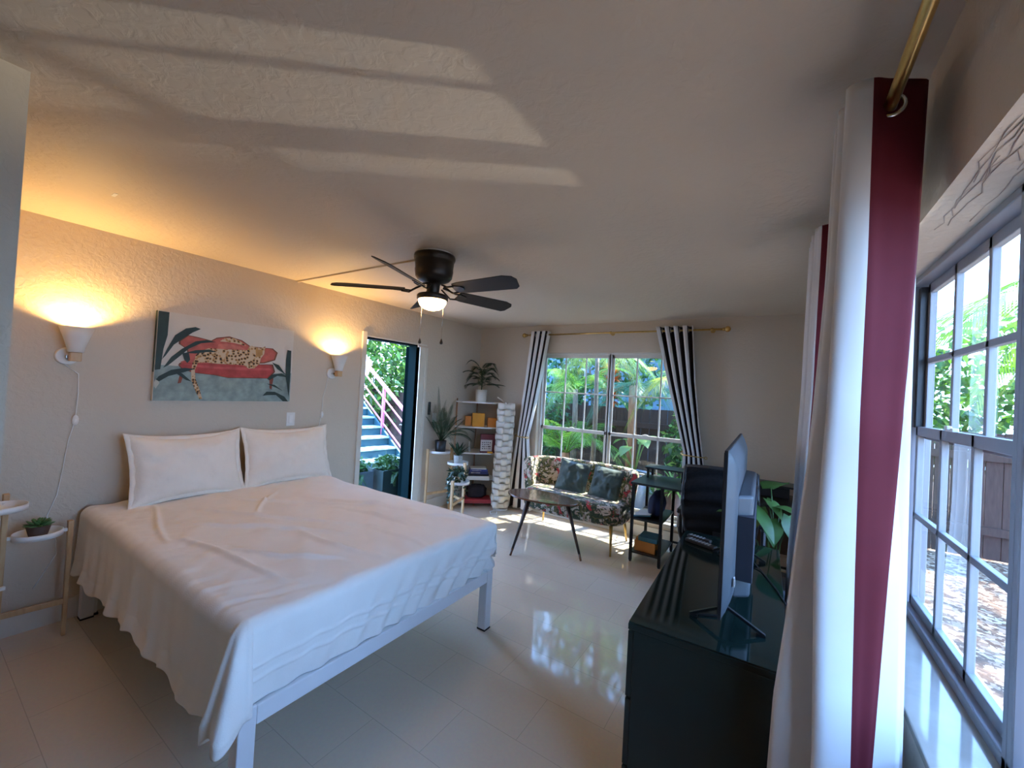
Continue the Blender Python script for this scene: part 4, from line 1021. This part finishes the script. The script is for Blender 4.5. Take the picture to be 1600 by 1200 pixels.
# ------------------------------------------------------------------ curtains and rods
def rod(name, axis, a0, a1, t_, z, r, brk, label, fin0=True, fin1=True):
    P_ = (lambda s, dz=0, dt=0: (s, t_+dt, z+dz)) if axis == 'x' else (lambda s, dz=0, dt=0: (t_+dt, s, z+dz))
    t = thing(name, P_((a0+a1)/2), label, 'curtain rod')
    b = MB(); b.tube([P_(a0), P_(a1)], r, 14); b.build('pole', M['brass'], t)
    for s, on, sg in ((a0, fin0, -1), (a1, fin1, 1)):
        if not on: continue
        b = MB(); b.tube([P_(s), P_(s+sg*.02)], r*1.7, 12); b.sphere(P_(s+sg*.045), r*2.9, 14); b.build('finial', M['brass'], t)
    for s in brk:
        w_ = FY if axis == 'x' else RX
        b = MB(); q = list(P_(s)); e = list(q); e[1 if axis == 'x' else 0] = w_; b.tube([q, e], .007, 8); b.tube([P_(s-.012), P_(s+.012)], r*1.7, 12)
        e2 = list(e); e2[1 if axis == 'x' else 0] -= .008; b.tube([e2, e], .024, 14); b.build('bracket', M['brass'], t)
    return t
rod('curtain_rod', 'x', -2.80, -.48, 4.62, 2.305, .010, (-2.74, -1.66, -.58), 'thin brass curtain rod with ball finials over the far window')
rod('curtain_rod', 'y', -.45, 3.02, .20, 2.285, .013, (-.40, 1.72, 2.96), 'thick brass curtain rod running along the right wall over the big window')

def curtain(stations, mats, mcol, axis, nz, label, group, grom=None, gz=None, subn=4, lin=False):
    """stations: list of (z, [(x,y)...]) plan profiles with equal counts, top to bottom; columns refined by Catmull-Rom"""
    def cr(pts):
        out = []
        n = len(pts)
        for i in range(n-1):
            p0, p1, p2, p3 = pts[max(i-1,0)], pts[i], pts[i+1], pts[min(i+2,n-1)]
            for j in range(subn):
                t = j/subn
                out.append(tuple(.5*((2*p1[q])+(-p0[q]+p2[q])*t+(2*p0[q]-5*p1[q]+4*p2[q]-p3[q])*t*t+(-p0[q]+3*p1[q]-3*p2[q]+p3[q])*t**3) for q in (0, 1)))
        out.append(pts[-1]); return out
    st = [(z, cr(p)) for z, p in stations]; nc = len(st[0][1])
    def fn(u, v):
        i = round(u*(nc-1)); z = st[0][0]+(st[-1][0]-st[0][0])*v
        for k in range(len(st)-1):
            if st[k][0] >= z >= st[k+1][0]:
                t = (st[k][0]-z)/(st[k][0]-st[k+1][0]); t = t if lin else t*t*(3-2*t)
                a, c_ = st[k][1][i], st[k+1][1][i]
                return (a[0]+(c_[0]-a[0])*t, a[1]+(c_[1]-a[1])*t, z)
        a = st[-1][1][i]; return (a[0], a[1], z)
    b = MB(); b.grid(fn, nc, nz, mif=lambda i, j: mcol[min(i//subn, len(mcol)-1)])
    o = b.build('curtain', mats, solid=.004)
    tag(o, label, 'curtain', group)
    for (p, ax) in (grom or []):
        b = MB(); b.torus(p, .024, .0045, ax, 24, 8); b.build('grommet', M['steel'], o)
    return o
W_, B_ = 0, 1
# far window, left panel gathered by a holdback
def zig(x0, x1, n, y, amp, skew=.56):
    out = []; w_ = (x1-x0)/n
    for i in range(n): out += [(x0+w_*i, y-amp), (x0+w_*(i+skew), y-amp*.8), (x0+w_*(i+skew+.1), y+amp*.6), (x0+w_*(i+.93), y+amp)]
    return out + [(x1, y-amp)]
CM = [M['lining'], M['blackcloth']]
mc = [W_, B_, B_, W_]*4
curtain([(2.35, zig(-2.71, -2.47, 3, 4.62, .045, .50)), (1.75, zig(-2.765, -2.56, 3, 4.62, .045, .50)), (1.25, zig(-2.82, -2.65, 3, 4.62, .04, .50)), (.97, zig(-2.85, -2.71, 3, 4.62, .038, .50)), (.03, zig(-2.98, -2.60, 3, 4.62, .05, .50))], CM, [W_, B_, B_, W_]*4, 'x', 60,
        'left white and black curtain panel of the far window, tied back beside the floor lamp', 'far window curtains', [((-2.70+.24*q/8, 4.62, 2.305), 'X') for q in (1, 3, 5, 7)], lin=True)
curtain([(2.35, zig(-1.135, -.765, 4, 4.62, .045, .42)), (1.75, zig(-.985, -.715, 4, 4.62, .045, .42)), (1.3, zig(-.865, -.66, 4, 4.62, .04, .42)), (1.0, zig(-.79, -.615, 4, 4.62, .038, .42)), (.03, zig(-.80, -.45, 4, 4.62, .05, .42))], CM, [W_, B_, B_, W_]*4, 'x', 60,
        'right white and black curtain panel of the far window, tied back behind the desk', 'far window curtains', [((-1.12+.36*q/8, 4.62, 2.305), 'X') for q in (1, 3, 5, 7)], lin=True)
for (x0, x1, lab) in ((-2.885, -2.68, 'slim brass holdback around the left far curtain'), (-.82, -.585, 'slim brass holdback around the right far curtain')):
    b = MB(); z = .975 if x0 < -2 else 1.0
    b.tube([(x0, FY, z), (x0, 4.60, z), (x0+.02, 4.553, z-.005), ((x0+x1)/2, 4.545, z-.01), (x1, 4.55, z-.012)], .006, 8); b.torus((x1+.012, 4.55, z-.012), .012, .004, 'Y', 14, 6)
    b.tube([(x0, FY, z), (x0, FY-.008, z)], .02, 12)
    tag(b.build('curtain_holdback', M['brass'], loc=((x0+x1)/2, FY, z)), lab, 'curtain holdback', 'brass holdbacks')
# right wall panels: burgundy end flap, white folds
CR = [M['lining'], M['burg']]
def rprof(y0, pitch, n, xa, xb, flap):
    out = list(flap)
    y = y0
    for i in range(n):
        xq = xa if y+pitch*(i+.5) < 1.43 else max(xa, .088)
        out += [(xq, y+pitch*(i+.12)), (xq, y+pitch*(i+.42)), (xb, y+pitch*(i+.55)), (xb, y+pitch*(i+.88))]
    return out
def rp(y0, x_l, x_r, pitch, sh, n=4):
    # starts at the edge flap (window side) then zigzags away from the camera
    return rprof(y0, pitch, n, x_l, x_r, [(x_r+.012, y0+.045), (x_r-.028, y0+.028), ((x_l+x_r)/2+sh, y0+.005), (x_l+.042, y0-.012), (x_l+.012, y0-.008)])
def nearp(flap, xc, xb=.255):
    out = list(flap); y = flap[-1][1]
    out += [(flap[-1][0], y+.025), (xb-.02, y+.045), (xb, y+.07)]
    for i in range(2):
        q = xc if y+.085*(i+1) < 1.40 else max(xc, .09)
        out += [(q, y+.085*(i+1)), (q, y+.085*(i+1)+.028), (xb, y+.085*(i+1)+.042), (xb, y+.085*(i+1)+.066)]
    return out
curtain([(2.352, nearp([(.250, 1.335), (.272, 1.310), (.235, 1.285), (.195, 1.262), (.165, 1.243), (.127, 1.247)], .128)),
         (1.92, nearp([(.242, 1.330), (.262, 1.300), (.230, 1.280), (.195, 1.260), (.167, 1.240), (.122, 1.245)], .122)),
         (1.56, nearp([(.240, 1.320), (.248, 1.290), (.218, 1.270), (.190, 1.250), (.165, 1.240), (.116, 1.240)], .108)),
         (1.20, nearp([(.252, 1.270), (.227, 1.252), (.213, 1.245), (.190, 1.240), (.167, 1.235), (.105, 1.232)], .080)),
         (.75, nearp([(.258, 1.250), (.210, 1.237), (.200, 1.232), (.187, 1.230), (.172, 1.225), (.115, 1.218)], .052)),
         (.03, nearp([(.262, 1.240), (.200, 1.225), (.193, 1.222), (.185, 1.220), (.175, 1.215), (.10, 1.20)], .03))], CR,
        [W_, B_, B_, B_, W_]+[W_]*20, 'y', 90, 'near curtain panel with a burgundy flap beside the big right window', 'right window curtains', [((.202, 1.262, 2.285), 'Y'), ((.20, 1.345, 2.285), 'Y'), ((.20, 1.43, 2.285), 'Y')], lin=True)
curtain([(2.352, rp(2.185, .128, .262, .085, 0)), (1.75, rp(2.185, .122, .258, .085, 0)), (1.25, rp(2.20, .112, .255, .085, 0)), (.70, rp(2.24, .098, .262, .085, 0)), (.03, rp(2.25, .095, .262, .085, 0))], CR,
        [B_, B_, B_, B_, W_]+[W_]*20, 'y', 70, 'farther white curtain panel on the right wall, behind the burgundy one', 'right window curtains', [((.202, 2.192, 2.285), 'Y'), ((.20, 2.275, 2.285), 'Y')])

# ------------------------------------------------------------------ outside
G = -.10
M['mulch'] = mat_ramp_cells('bark_mulch', [(0, (.10, .055, .03)), (.3, (.26, .17, .11)), (.6, (.42, .32, .23)), (.85, (.16, .09, .05))], 26, .95, 'CELL', bump=.6)
M['patio'] = mat('patio_concrete', (.42, .40, .37), .8, var=.15, vscale=4)
M['fence'] = mat_wood('dark_fence_board', (.030, .017, .011), (.065, .038, .026), 5, .8, 'Z')
M['pinkp'] = mat('coral_eave_paint', (.42, .15, .15), .6)
M['roofd'] = mat('roof_sheet', (.30, .28, .27), .8)
M['paleblue'] = mat('pale_blue_render', (.16, .27, .38), .8, var=.06)
M['bark'] = mat_wood('palm_bark', (.16, .07, .03), (.32, .15, .06), 7, .85, 'Z')
M['barkg'] = mat_wood('grey_bark', (.10, .08, .06), (.2, .17, .13), 7, .9, 'Z')
M['lf1'] = mat('bright_frond_leaf', (.13, .29, .03), .4, var=.35, vscale=5, trans=.45)
M['lf2'] = mat('yellow_green_frond_leaf', (.25, .30, .04), .4, var=.3, vscale=5, trans=.45)
M['lf3'] = mat('deep_green_leaf', (.045, .125, .03), .4, var=.45, vscale=6, trans=.45)
M['lf4'] = mat('light_green_leaf', (.17, .30, .07), .45, var=.35, vscale=5, trans=.45)
M['lf5'] = mat('blue_green_leaf', (.06, .17, .09), .45, var=.35, vscale=5, trans=.4)
M['lfo'] = mat('orange_croton_leaf', (.55, .12, .02), .45, var=.5, vscale=6, trans=.4)
M['tealst'] = mat('teal_stair_paint', (.012, .062, .075), .6, var=.12)
M['tealed'] = mat('pale_stair_nosing', (.30, .42, .44), .6)
M['pinkst'] = mat('pink_rail_paint', (.60, .16, .24), .4)
M['plant1'] = mat('dark_planter', (.030, .055, .050), .6, var=.1)
M['plant2'] = mat('blue_grey_planter', (.085, .13, .15), .6, var=.1)
M['glaze'] = mat('blue_grey_glazed_pot', (.16, .20, .25), .3, var=.15)

b = MB(); b.box(-16, 14, -9, 18, G-.3, G); struct(b.build('ground', M['mulch'], loc=(0, 0, G)))
b = MB(); b.box(-8.5, LX-.15, 1.0, 4.4, G, G+.06); struct(b.build('patio_slab', M['patio']))
b = MB(); b.box(RX+.2, .86, BY, 5.3, 2.40, 2.50); b.box(LX-.5, .86, FY+.16, 5.25, 2.40, 2.50); struct(b.build('trim_6', M['pinkp']))
b = MB(); b.box(LX-.15, .9, BY-.3, 5.3, 2.56, 2.66); struct(b.build('roof', M['roofd'], loc=(0, 0, 2.56)))

t = thing('board_fence', (-.5, 7.0, G), 'tall dark brown board fence behind the garden plants', 'fence')
rng = random.Random(1); b = MB(); x = -9.
while x < 9: b.box(x, x+.135, 7.0, 7.022, G+.02, 1.37+rng.uniform(-.01, .01)); x += .142
b.build('boards', M['fence'], t)
b = MB(); b.box(-9, 9, 6.95, 7.0, .2, .29); b.box(-9, 9, 6.95, 7.0, 1.05, 1.14); b.build('rails', M['fence'], t)
for x in range(-9, 10, 2): b = MB(); b.box(x, x+.09, 7.02, 7.11, G, 1.42); b.build('post', M['fence'], t)
b = MB(); b.box(-5.2, -.6, 6.35, 6.75, G, .12); struct(b.build('garden_ledge', M['patio'], bevel=.01))

t = thing('neighbour_house', (-3.5, 12, G), 'pale blue rendered house far behind the fence', 'house')
b = MB(); b.box(-9, 1.2, 11, 15, G, 3.4); b.build('wall', M['paleblue'], t)
b = MB(); b.prism([(-9.5, 0), (1.7, 0), (-3.9, 1.7)], 10.6, 15.4); 
for i, p in enumerate(b.v): b.v[i] = (p[0], p[2], p[1]+3.4)
b.build('roof', M['roofd'], t)
for x in (-5.6, -1.6): b = MB(); b.box(x, x+1.0, 10.97, 11, 1.2, 2.3); w_ = b.build('window', M['white'], t); b = MB(); b.box(x+.06, x+.94, 10.955, 10.97, 1.26, 2.24); b.build('pane', M['screen'], w_)

def palm(pos, h, nf, L, label, leafm, seed, rise=.5, droop=.7, lw=.008, ll=.32, tr=.07, group='garden palms outside the far window', azr=None, bark='bark', n=34):
    rng = random.Random(seed); x, y = pos
    t = thing('palm', (x, y, G), label, 'palm', group)
    b = MB(); b.tube([(x, y, G), (x+.02, y, G+h*.5), (x, y, G+h)], [tr*1.15, tr, tr*.85], 12); b.build('trunk', M[bark], t)
    for i in range(nf):
        a = rng.uniform(*azr) if azr else i*2.4+rng.uniform(-.3, .3)
        f = MB(); f.frond((x, y, G+h-.03), a, L*rng.uniform(.75, 1.1), rise*rng.uniform(.7, 1.3)*L, droop*rng.uniform(.7, 1.3)*L, n, ll, lw, 0, 0, .010, 60, .3)
        f.build('frond', M[leafm], t)
    return t
def bush(pos, z, r, n, size, label, leafm, seed, name='shrub', stem=True, group=None, mats=None, cat='shrub'):
    t = thing(name, (pos[0], pos[1], G), label, cat, group); rng = random.Random(seed)
    b = MB()
    ms = mats or [leafm]
    b.cloud((pos[0], pos[1], z), r, n, size, rng, 0, list(range(len(ms)))); b.build('foliage', [M[q] for q in ms], t)
    if stem:
        b = MB()
        for i in range(4): a = i*1.7; b.tube([(pos[0]+.03*cos(a), pos[1]+.03*sin(a), G), (pos[0]+r[0]*.3*cos(a), pos[1]+r[1]*.3*sin(a), z)], [.03, .012], 6)
        b.build('stems', M['barkg'], t)
    return t
# --- behind the far window
palm((-2.85, 6.1), .70, 13, 1.25, 'bright green bushy palm arching up behind the left half of the far window', 'lf1', 3, 1.0, .9)
palm((-1.93, 6.55), 1.85, 9, 1.1, 'brown-trunked palm behind the centre post of the far window', 'lf5', 5, .35, .75, bark='bark', tr=.075)
palm((-1.0, 5.9), 1.9, 9, 1.15, 'yellow-green palm hanging in the upper right of the far window', 'lf2', 9, .6, .9, bark='barkg', tr=.05)
palm((-3.35, 5.85), .20, 9, .75, 'low dark palm at the lower left corner of the far window', 'lf3', 12, .9, .8, .008, .22, .04)
palm((-2.25, 6.0), .25, 6, .95, 'small feathery palm low behind the middle of the far window', 'lf1', 14, .9, .9, .008, .24, .04)
t = thing('croton', (-2.3, 6.6, G), 'orange-leaved plant glowing in the sun behind the centre of the far window', 'shrub')
b = MB(); b.tube([(-2.3, 6.6, G), (-2.3, 6.6, 1.9)], [.03, .015], 8); b.build('stem', M['bark'], t)
b = MB(); rng = random.Random(33)
for i in range(110): a = rng.uniform(0, 6.28); el = rng.uniform(-.2, 1.2); b.broad((-2.3+.04*cos(a), 6.6, 1.45+rng.uniform(0, .6)), (cos(a)*cos(el), sin(a)*cos(el), sin(el)), .17, .05, 0, .4, .1, 5)
b.build('leaves', M['lfo'], t)
t = thing('elephant_ear', (-1.62, 5.75, G), 'broad bright green leaves rising from a blue-grey pot outside the far window', 'potted plant')
pot(t, (-1.62, 5.75, G), .17, .24, .62, M['glaze'])
b = MB(); s_ = MB()
for i, (a, el, L, zz) in enumerate(((.2, .25, .25, 1.02), (2.9, .1, .22, .95), (4.4, -.1, .22, .88), (5.4, .1, .24, 1.0), (1.4, .5, .2, .9), (3.6, -.4, .2, .8))):
    p = (-1.62+.16*cos(a), 5.75+.16*sin(a), zz); s_.tube([(-1.62, 5.75, .5), (-1.62+.08*cos(a), 5.75+.08*sin(a), zz*.8), p], .008, 6); b.broad(p, (cos(a), sin(a), el), L, L*.8, 0, .5, .12, 10, notch=.15)
b.build('leaves', M['lf4'], t); s_.build('stems', M['lf4'], t)
t = thing('spider_plant', (-1.08, 5.75, G), 'spiky pale-edged plant outside the lower right corner of the far window', 'potted plant')
pot(t, (-1.08, 5.75, G), .13, .17, .45, M['terra'])
b = MB(); rng = random.Random(6)
for i in range(60): a = rng.uniform(0, 6.28); el = rng.uniform(.2, 1.4); b.broad((-1.08, 5.75, .33), (cos(a)*cos(el), sin(a)*cos(el), sin(el)), rng.uniform(.25, .5), .028, 0, .5, .2, 6)
b.build('leaves', M['lf4'], t)
bush((-.95, 6.45), .95, (.45, .35, .60), 900, .11, 'pale dappled shrub at the right edge of the far window', 'lf4', 7, mats=['lf4', 'lf3', 'lf3'])
bush((-3.7, 6.5), 1.2, (.7, .4, .9), 1500, .10, 'dense blue-green shrub behind the left edge of the far window', 'lf5', 8, mats=['lf5', 'lf3'])
bush((-3.3, 8.9), 3.7, (1.9, .8, 3.0), 5600, .17, 'dark leafy tree over the fence behind the left half of the far window', 'lf3', 9, 'tree', cat='tree', mats=['lf3', 'lf5'])
bush((-.1, 8.9), 3.9, (1.9, .8, 2.8), 5600, .17, 'leafy tree over the fence behind the right half of the far window', 'lf3', 10, 'tree', cat='tree', mats=['lf3', 'lf4', 'lf5'])
palm((-2.95, 6.6), 1.75, 11, 1.0, 'green palm with upright fronds rising at the upper left of the far window', 'lf1', 17, .9, .9, bark='barkg', tr=.05)
palm((-2.25, 5.75), 2.35, 9, 1.1, 'taller slim palm with light fronds hanging over the top of the far window', 'lf4', 19, .35, .9, bark='barkg', tr=.035)
for i, (x, y, lab) in enumerate(((-2.55, 6.2, 'low fern clump at the foot of the fence, left of the window centre post'), (-1.35, 6.15, 'low fern clump at the foot of the fence, right of the window centre post'), (-3.05, 5.75, 'low fern clump by the left jamb outside the far window'))):
    t = thing('fern', (x, y, G), lab, 'fern', 'ferns along the garden ledge'); b = MB(); rng = random.Random(60+i)
    for k in range(24): b.frond((x+rng.uniform(-.05, .05), y, .10), k*2.4, rng.uniform(.25, .42), rng.uniform(.3, .75), rng.uniform(.2, .6), 20, .07, .010, 0, 0, .004, 70, .2)
    b.build('fronds', M['lf1' if i != 1 else 'lf4'], t); b = MB(); b.lathe([(.06, 0), (.05, .2), (.02, .24)], (x, y, G), 10); b.build('crown', M['bark'], t)
# --- beyond the right window
palm((2.9, 6.2), 3.0, 12, 2.3, 'tall coconut palm with drooping fronds outside the right window', 'lf1', 40, .35, .75, .017, .62, .11, 'palms outside the right window', bark='barkg', n=54)
palm((4.6, 8.2), 3.6, 11, 2.4, 'second tall palm farther out behind the fence, right window side', 'lf2', 41, .35, .8, .017, .6, .11, 'palms outside the right window', bark='barkg', n=54)
bush((1.5, 9.2), 1.7, (1.2, .9, 1.5), 2600, .15, 'sunlit green hedge tree beyond the fence nearest the curtain side', 'lf4', 42, 'tree', cat='tree', mats=['lf4', 'lf1', 'lf3'])
bush((3.6, 9.6), 1.9, (1.7, .9, 1.5), 2800, .16, 'bright leafy tree beyond the fence in the middle of the right window', 'lf4', 43, 'tree', cat='tree', mats=['lf4', 'lf4', 'lf1', 'lf3'])
bush((6.3, 9.3), 2.3, (1.8, .9, 1.9), 2600, .17, 'large leafy tree beyond the fence at the far side of the right window', 'lf1', 44, 'tree', cat='tree', mats=['lf1', 'lf3', 'lf4'])
bush((3.4, 7.6), 3.3, (.7, .5, .6), 900, .12, 'dark tree crown against the sky at the top of the right window', 'lf3', 45, 'tree', cat='tree')
# --- outside the doorway
t = thing('outdoor_stair', (-5.4, 5.1, G), 'teal outdoor staircase with pink railings seen through the doorway', 'stairs')
A_ = V((-.99, .13, 0)).normalized(); Wd = V((-.13, -.99, 0)).normalized(); S0 = V((-5.35, 5.15, G))
nst = 13; tr_, rs_ = .27, .165; SWID = 1.35
for i in range(nst):
    b = MB(); p = S0+A_*tr_*i; k = b.mark(); b.box(0, .30, 0, SWID, rs_*i if i else 0, rs_*(i+1)-.03); b.xform(k, Matrix(((A_.x, Wd.x, 0, p.x), (A_.y, Wd.y, 0, p.y), (0, 0, 1, G), (0, 0, 0, 1)))); st_ = b.build('step', M['tealst'], t)
    b = MB(); k = b.mark(); b.box(-.02, .29, -.01, SWID+.01, rs_*(i+1)-.03, rs_*(i+1)); b.xform(k, Matrix(((A_.x, Wd.x, 0, p.x), (A_.y, Wd.y, 0, p.y), (0, 0, 1, G), (0, 0, 0, 1)))); b.build('tread', M['tealed'], st_)
for side in (-.03, SWID+.03):
    q0 = S0+Wd*side; q1 = q0+A_*tr_*nst+V((0, 0, rs_*nst))
    for hgt, w_ in ((.95, .05), (.72, .022), (.48, .022), (.24, .022)):
        b = MB(); b.bar(q0+V((0, 0, hgt)), q1+V((0, 0, hgt)), w_, w_); b.build('handrail' if hgt > .9 else 'rail', M['pinkst'], t)
    for i in range(0, nst+1, 4):
        q = q0+A_*tr_*i+V((0, 0, rs_*i)); b = MB(); b.bar(q, q+V((0, 0, .97)), .045); b.build('post', M['pinkst'], t)
    b = MB(); k = b.mark(); b.bar(q0+V((0, 0, .02)), q1+V((0, 0, .02)), .04, .22); b.build('stringer', M['tealst'], t)
q = S0+A_*tr_*6+V((0, 0, 1.95)); b = MB(); b.bar(q, q+A_*1.5+V((0, 0, .75)), .05, .30); M['palepink'] = mat('pale_pink_board', (.72, .50, .48), .5); b.build('side_board', M['palepink'], t)
for (c, sz, m, lab) in (((-4.32, 3.72), (.30, .40), 'plant1', 'dark green planter box of ferns just outside the doorway'), ((-4.42, 3.28), (.30, .34), 'plant2', 'blue-grey planter box of leafy plants outside the doorway, beside the dark green one')):
    t = thing('planter_box', (*c, G+.06), lab, 'planter', 'planters outside the door'); x0, x1, y0, y1 = c[0]-sz[0]/2, c[0]+sz[0]/2, c[1]-sz[1]/2, c[1]+sz[1]/2
    b = MB(); z0, z1 = G+.06, .44
    b.box(x0, x1, y0, y0+.02, z0, z1); b.box(x0, x1, y1-.02, y1, z0, z1); b.box(x0, x0+.02, y0+.02, y1-.02, z0, z1); b.box(x1-.02, x1, y0+.02, y1-.02, z0, z1); b.box(x0+.02, x1-.02, y0+.02, y1-.02, z0, z0+.02); b.build('box', M[m], t)
    b = MB(); b.box(x0+.02, x1-.02, y0+.02, y1-.02, z1-.06, z1-.03); b.build('soil', M['soil'], t)
    b = MB(); rng = random.Random(int(c[1]*100))
    for i in range(34): a = rng.uniform(0, 6.28); b.frond((c[0]+rng.uniform(-.1, .1), c[1]+rng.uniform(-.12, .12), z1-.04), a, rng.uniform(.12, .3), rng.uniform(.1, .34), rng.uniform(.1, .4), 14, .06, .011, 0, 0, .003, 70, .1)
    b.cloud((*c, z1+.08), (.16, .2, .10), 260, .07, rng, 0)
    b.build('foliage', M['lf3'] if m == 'plant2' else M['leafmd'], t)
t = thing('banana_plant', (-6.2, 6.3, G), 'tall banana plant with broad pale leaves behind the outdoor stairs', 'banana plant')
b = MB(); s_ = MB(); s_.tube([(-6.2, 6.3, G), (-6.2, 6.3, 1.4)], [.10, .06], 10)
for i, (a, el, L) in enumerate(((5.4, 1.1, 1.5), (3.6, 1.2, 1.5), (4.6, 1.35, 1.7), (.6, 1.0, 1.3), (2.4, 1.0, 1.4), (5.9, .7, 1.2), (4.2, .8, 1.3), (1.6, 1.3, 1.6))): b.broad((-6.2, 6.3, 1.3), (cos(a)*cos(el), sin(a)*cos(el), sin(el)), L, .38, 0, .35, .15, 12, (cos(a), sin(a), .2))
b.build('leaves', M['lf4'], t); s_.build('stem', M['lf2'], t)
bush((-8.9, 7.3), 2.4, (1.3, 1.5, 2.5), 9000, .16, 'leafy backdrop tree behind the outdoor staircase', 'lf1', 50, 'tree', cat='tree', mats=['lf1', 'lf3', 'lf4'])
bush((-6.9, 8.7), 2.3, (1.4, 1.2, 2.4), 7000, .16, 'dark leafy tree right of the outdoor staircase', 'lf3', 51, 'tree', cat='tree', mats=['lf3', 'lf1'])

# ------------------------------------------------------------------ daylight
w = bpy.data.worlds.new('sky'); SC.world = w; w.use_nodes = True; nt = w.node_tree; nt.nodes.clear()
o = nt.nodes.new('ShaderNodeOutputWorld'); bg = nt.nodes.new('ShaderNodeBackground')
tc = nt.nodes.new('ShaderNodeTexCoord'); sp = nt.nodes.new('ShaderNodeSeparateXYZ'); rp_ = nt.nodes.new('ShaderNodeValToRGB')
nt.links.new(tc.outputs['Generated'], sp.inputs['Vector']); nt.links.new(sp.outputs['Z'], rp_.inputs['Fac'])
rp_.color_ramp.elements[0].position = 0; rp_.color_ramp.elements[0].color = (.38, .61, 1, 1)
rp_.color_ramp.elements[1].position = .9; rp_.color_ramp.elements[1].color = (.20, .42, 1, 1)
SKY, SUN = 11.5, 17.0
bg.inputs['Strength'].default_value = SKY
nt.links.new(rp_.outputs['Color'], bg.inputs['Color']); nt.links.new(bg.outputs['Background'], o.inputs['Surface'])
l = bpy.data.lights.new('sun', 'SUN'); l.energy = SUN; l.angle = rad(.6); l.color = (1, .94, .84)
lo = bpy.data.objects.new('sun', l); COL.objects.link(lo); lo.rotation_euler = V((.25, .6, 1)).to_track_quat('Z', 'Y').to_euler()
# sunlight glinting up off the yard through the right window onto the ceiling
l = bpy.data.lights.new('yard_glint', 'SPOT'); l.energy = 800; l.color = (1, .95, .86); l.shadow_soft_size = .035; l.spot_size = rad(9.5); l.spot_blend = .8
lo = bpy.data.objects.new('yard_glint', l); COL.objects.link(lo); lo.location = (5.1, 5.45, .36)
lo.rotation_euler = (V((.45, 1.90, 2.03))-V(lo.location)).to_track_quat('-Z', 'Y').to_euler()

# ------------------------------------------------------------------ camera
F = 636.23; yaw, pit, rol = rad(33.0), rad(.869), rad(3.155)
f = V((-sin(yaw)*cos(pit), cos(yaw)*cos(pit), sin(pit))); r0 = V((cos(yaw), sin(yaw), 0)); u0 = r0.cross(f)
r = r0*cos(rol)+u0*sin(rol); u = u0*cos(rol)-r0*sin(rol)
cd = bpy.data.cameras.new('camera'); cam = bpy.data.objects.new('camera', cd); COL.objects.link(cam)
cd.sensor_width = 36; cd.lens = F*36/1600; cd.clip_start = .02
cam.matrix_world = Matrix(((r.x, u.x, -f.x, 0), (r.y, u.y, -f.y, 0), (r.z, u.z, -f.z, 1.567), (0, 0, 0, 1)))
SC.camera = cam
vs = SC.view_settings; vs.view_transform = 'Standard'; vs.look = 'None'; vs.gamma = 1; vs.use_curve_mapping = False; vs.exposure = 0.7
SC.cycles.use_denoising = True; SC.cycles.max_bounces = 14; SC.cycles.diffuse_bounces = 7; SC.cycles.transparent_max_bounces = 24
SC.cycles.sample_clamp_indirect = 6; SC.cycles.caustics_reflective = False; SC.cycles.caustics_refractive = False
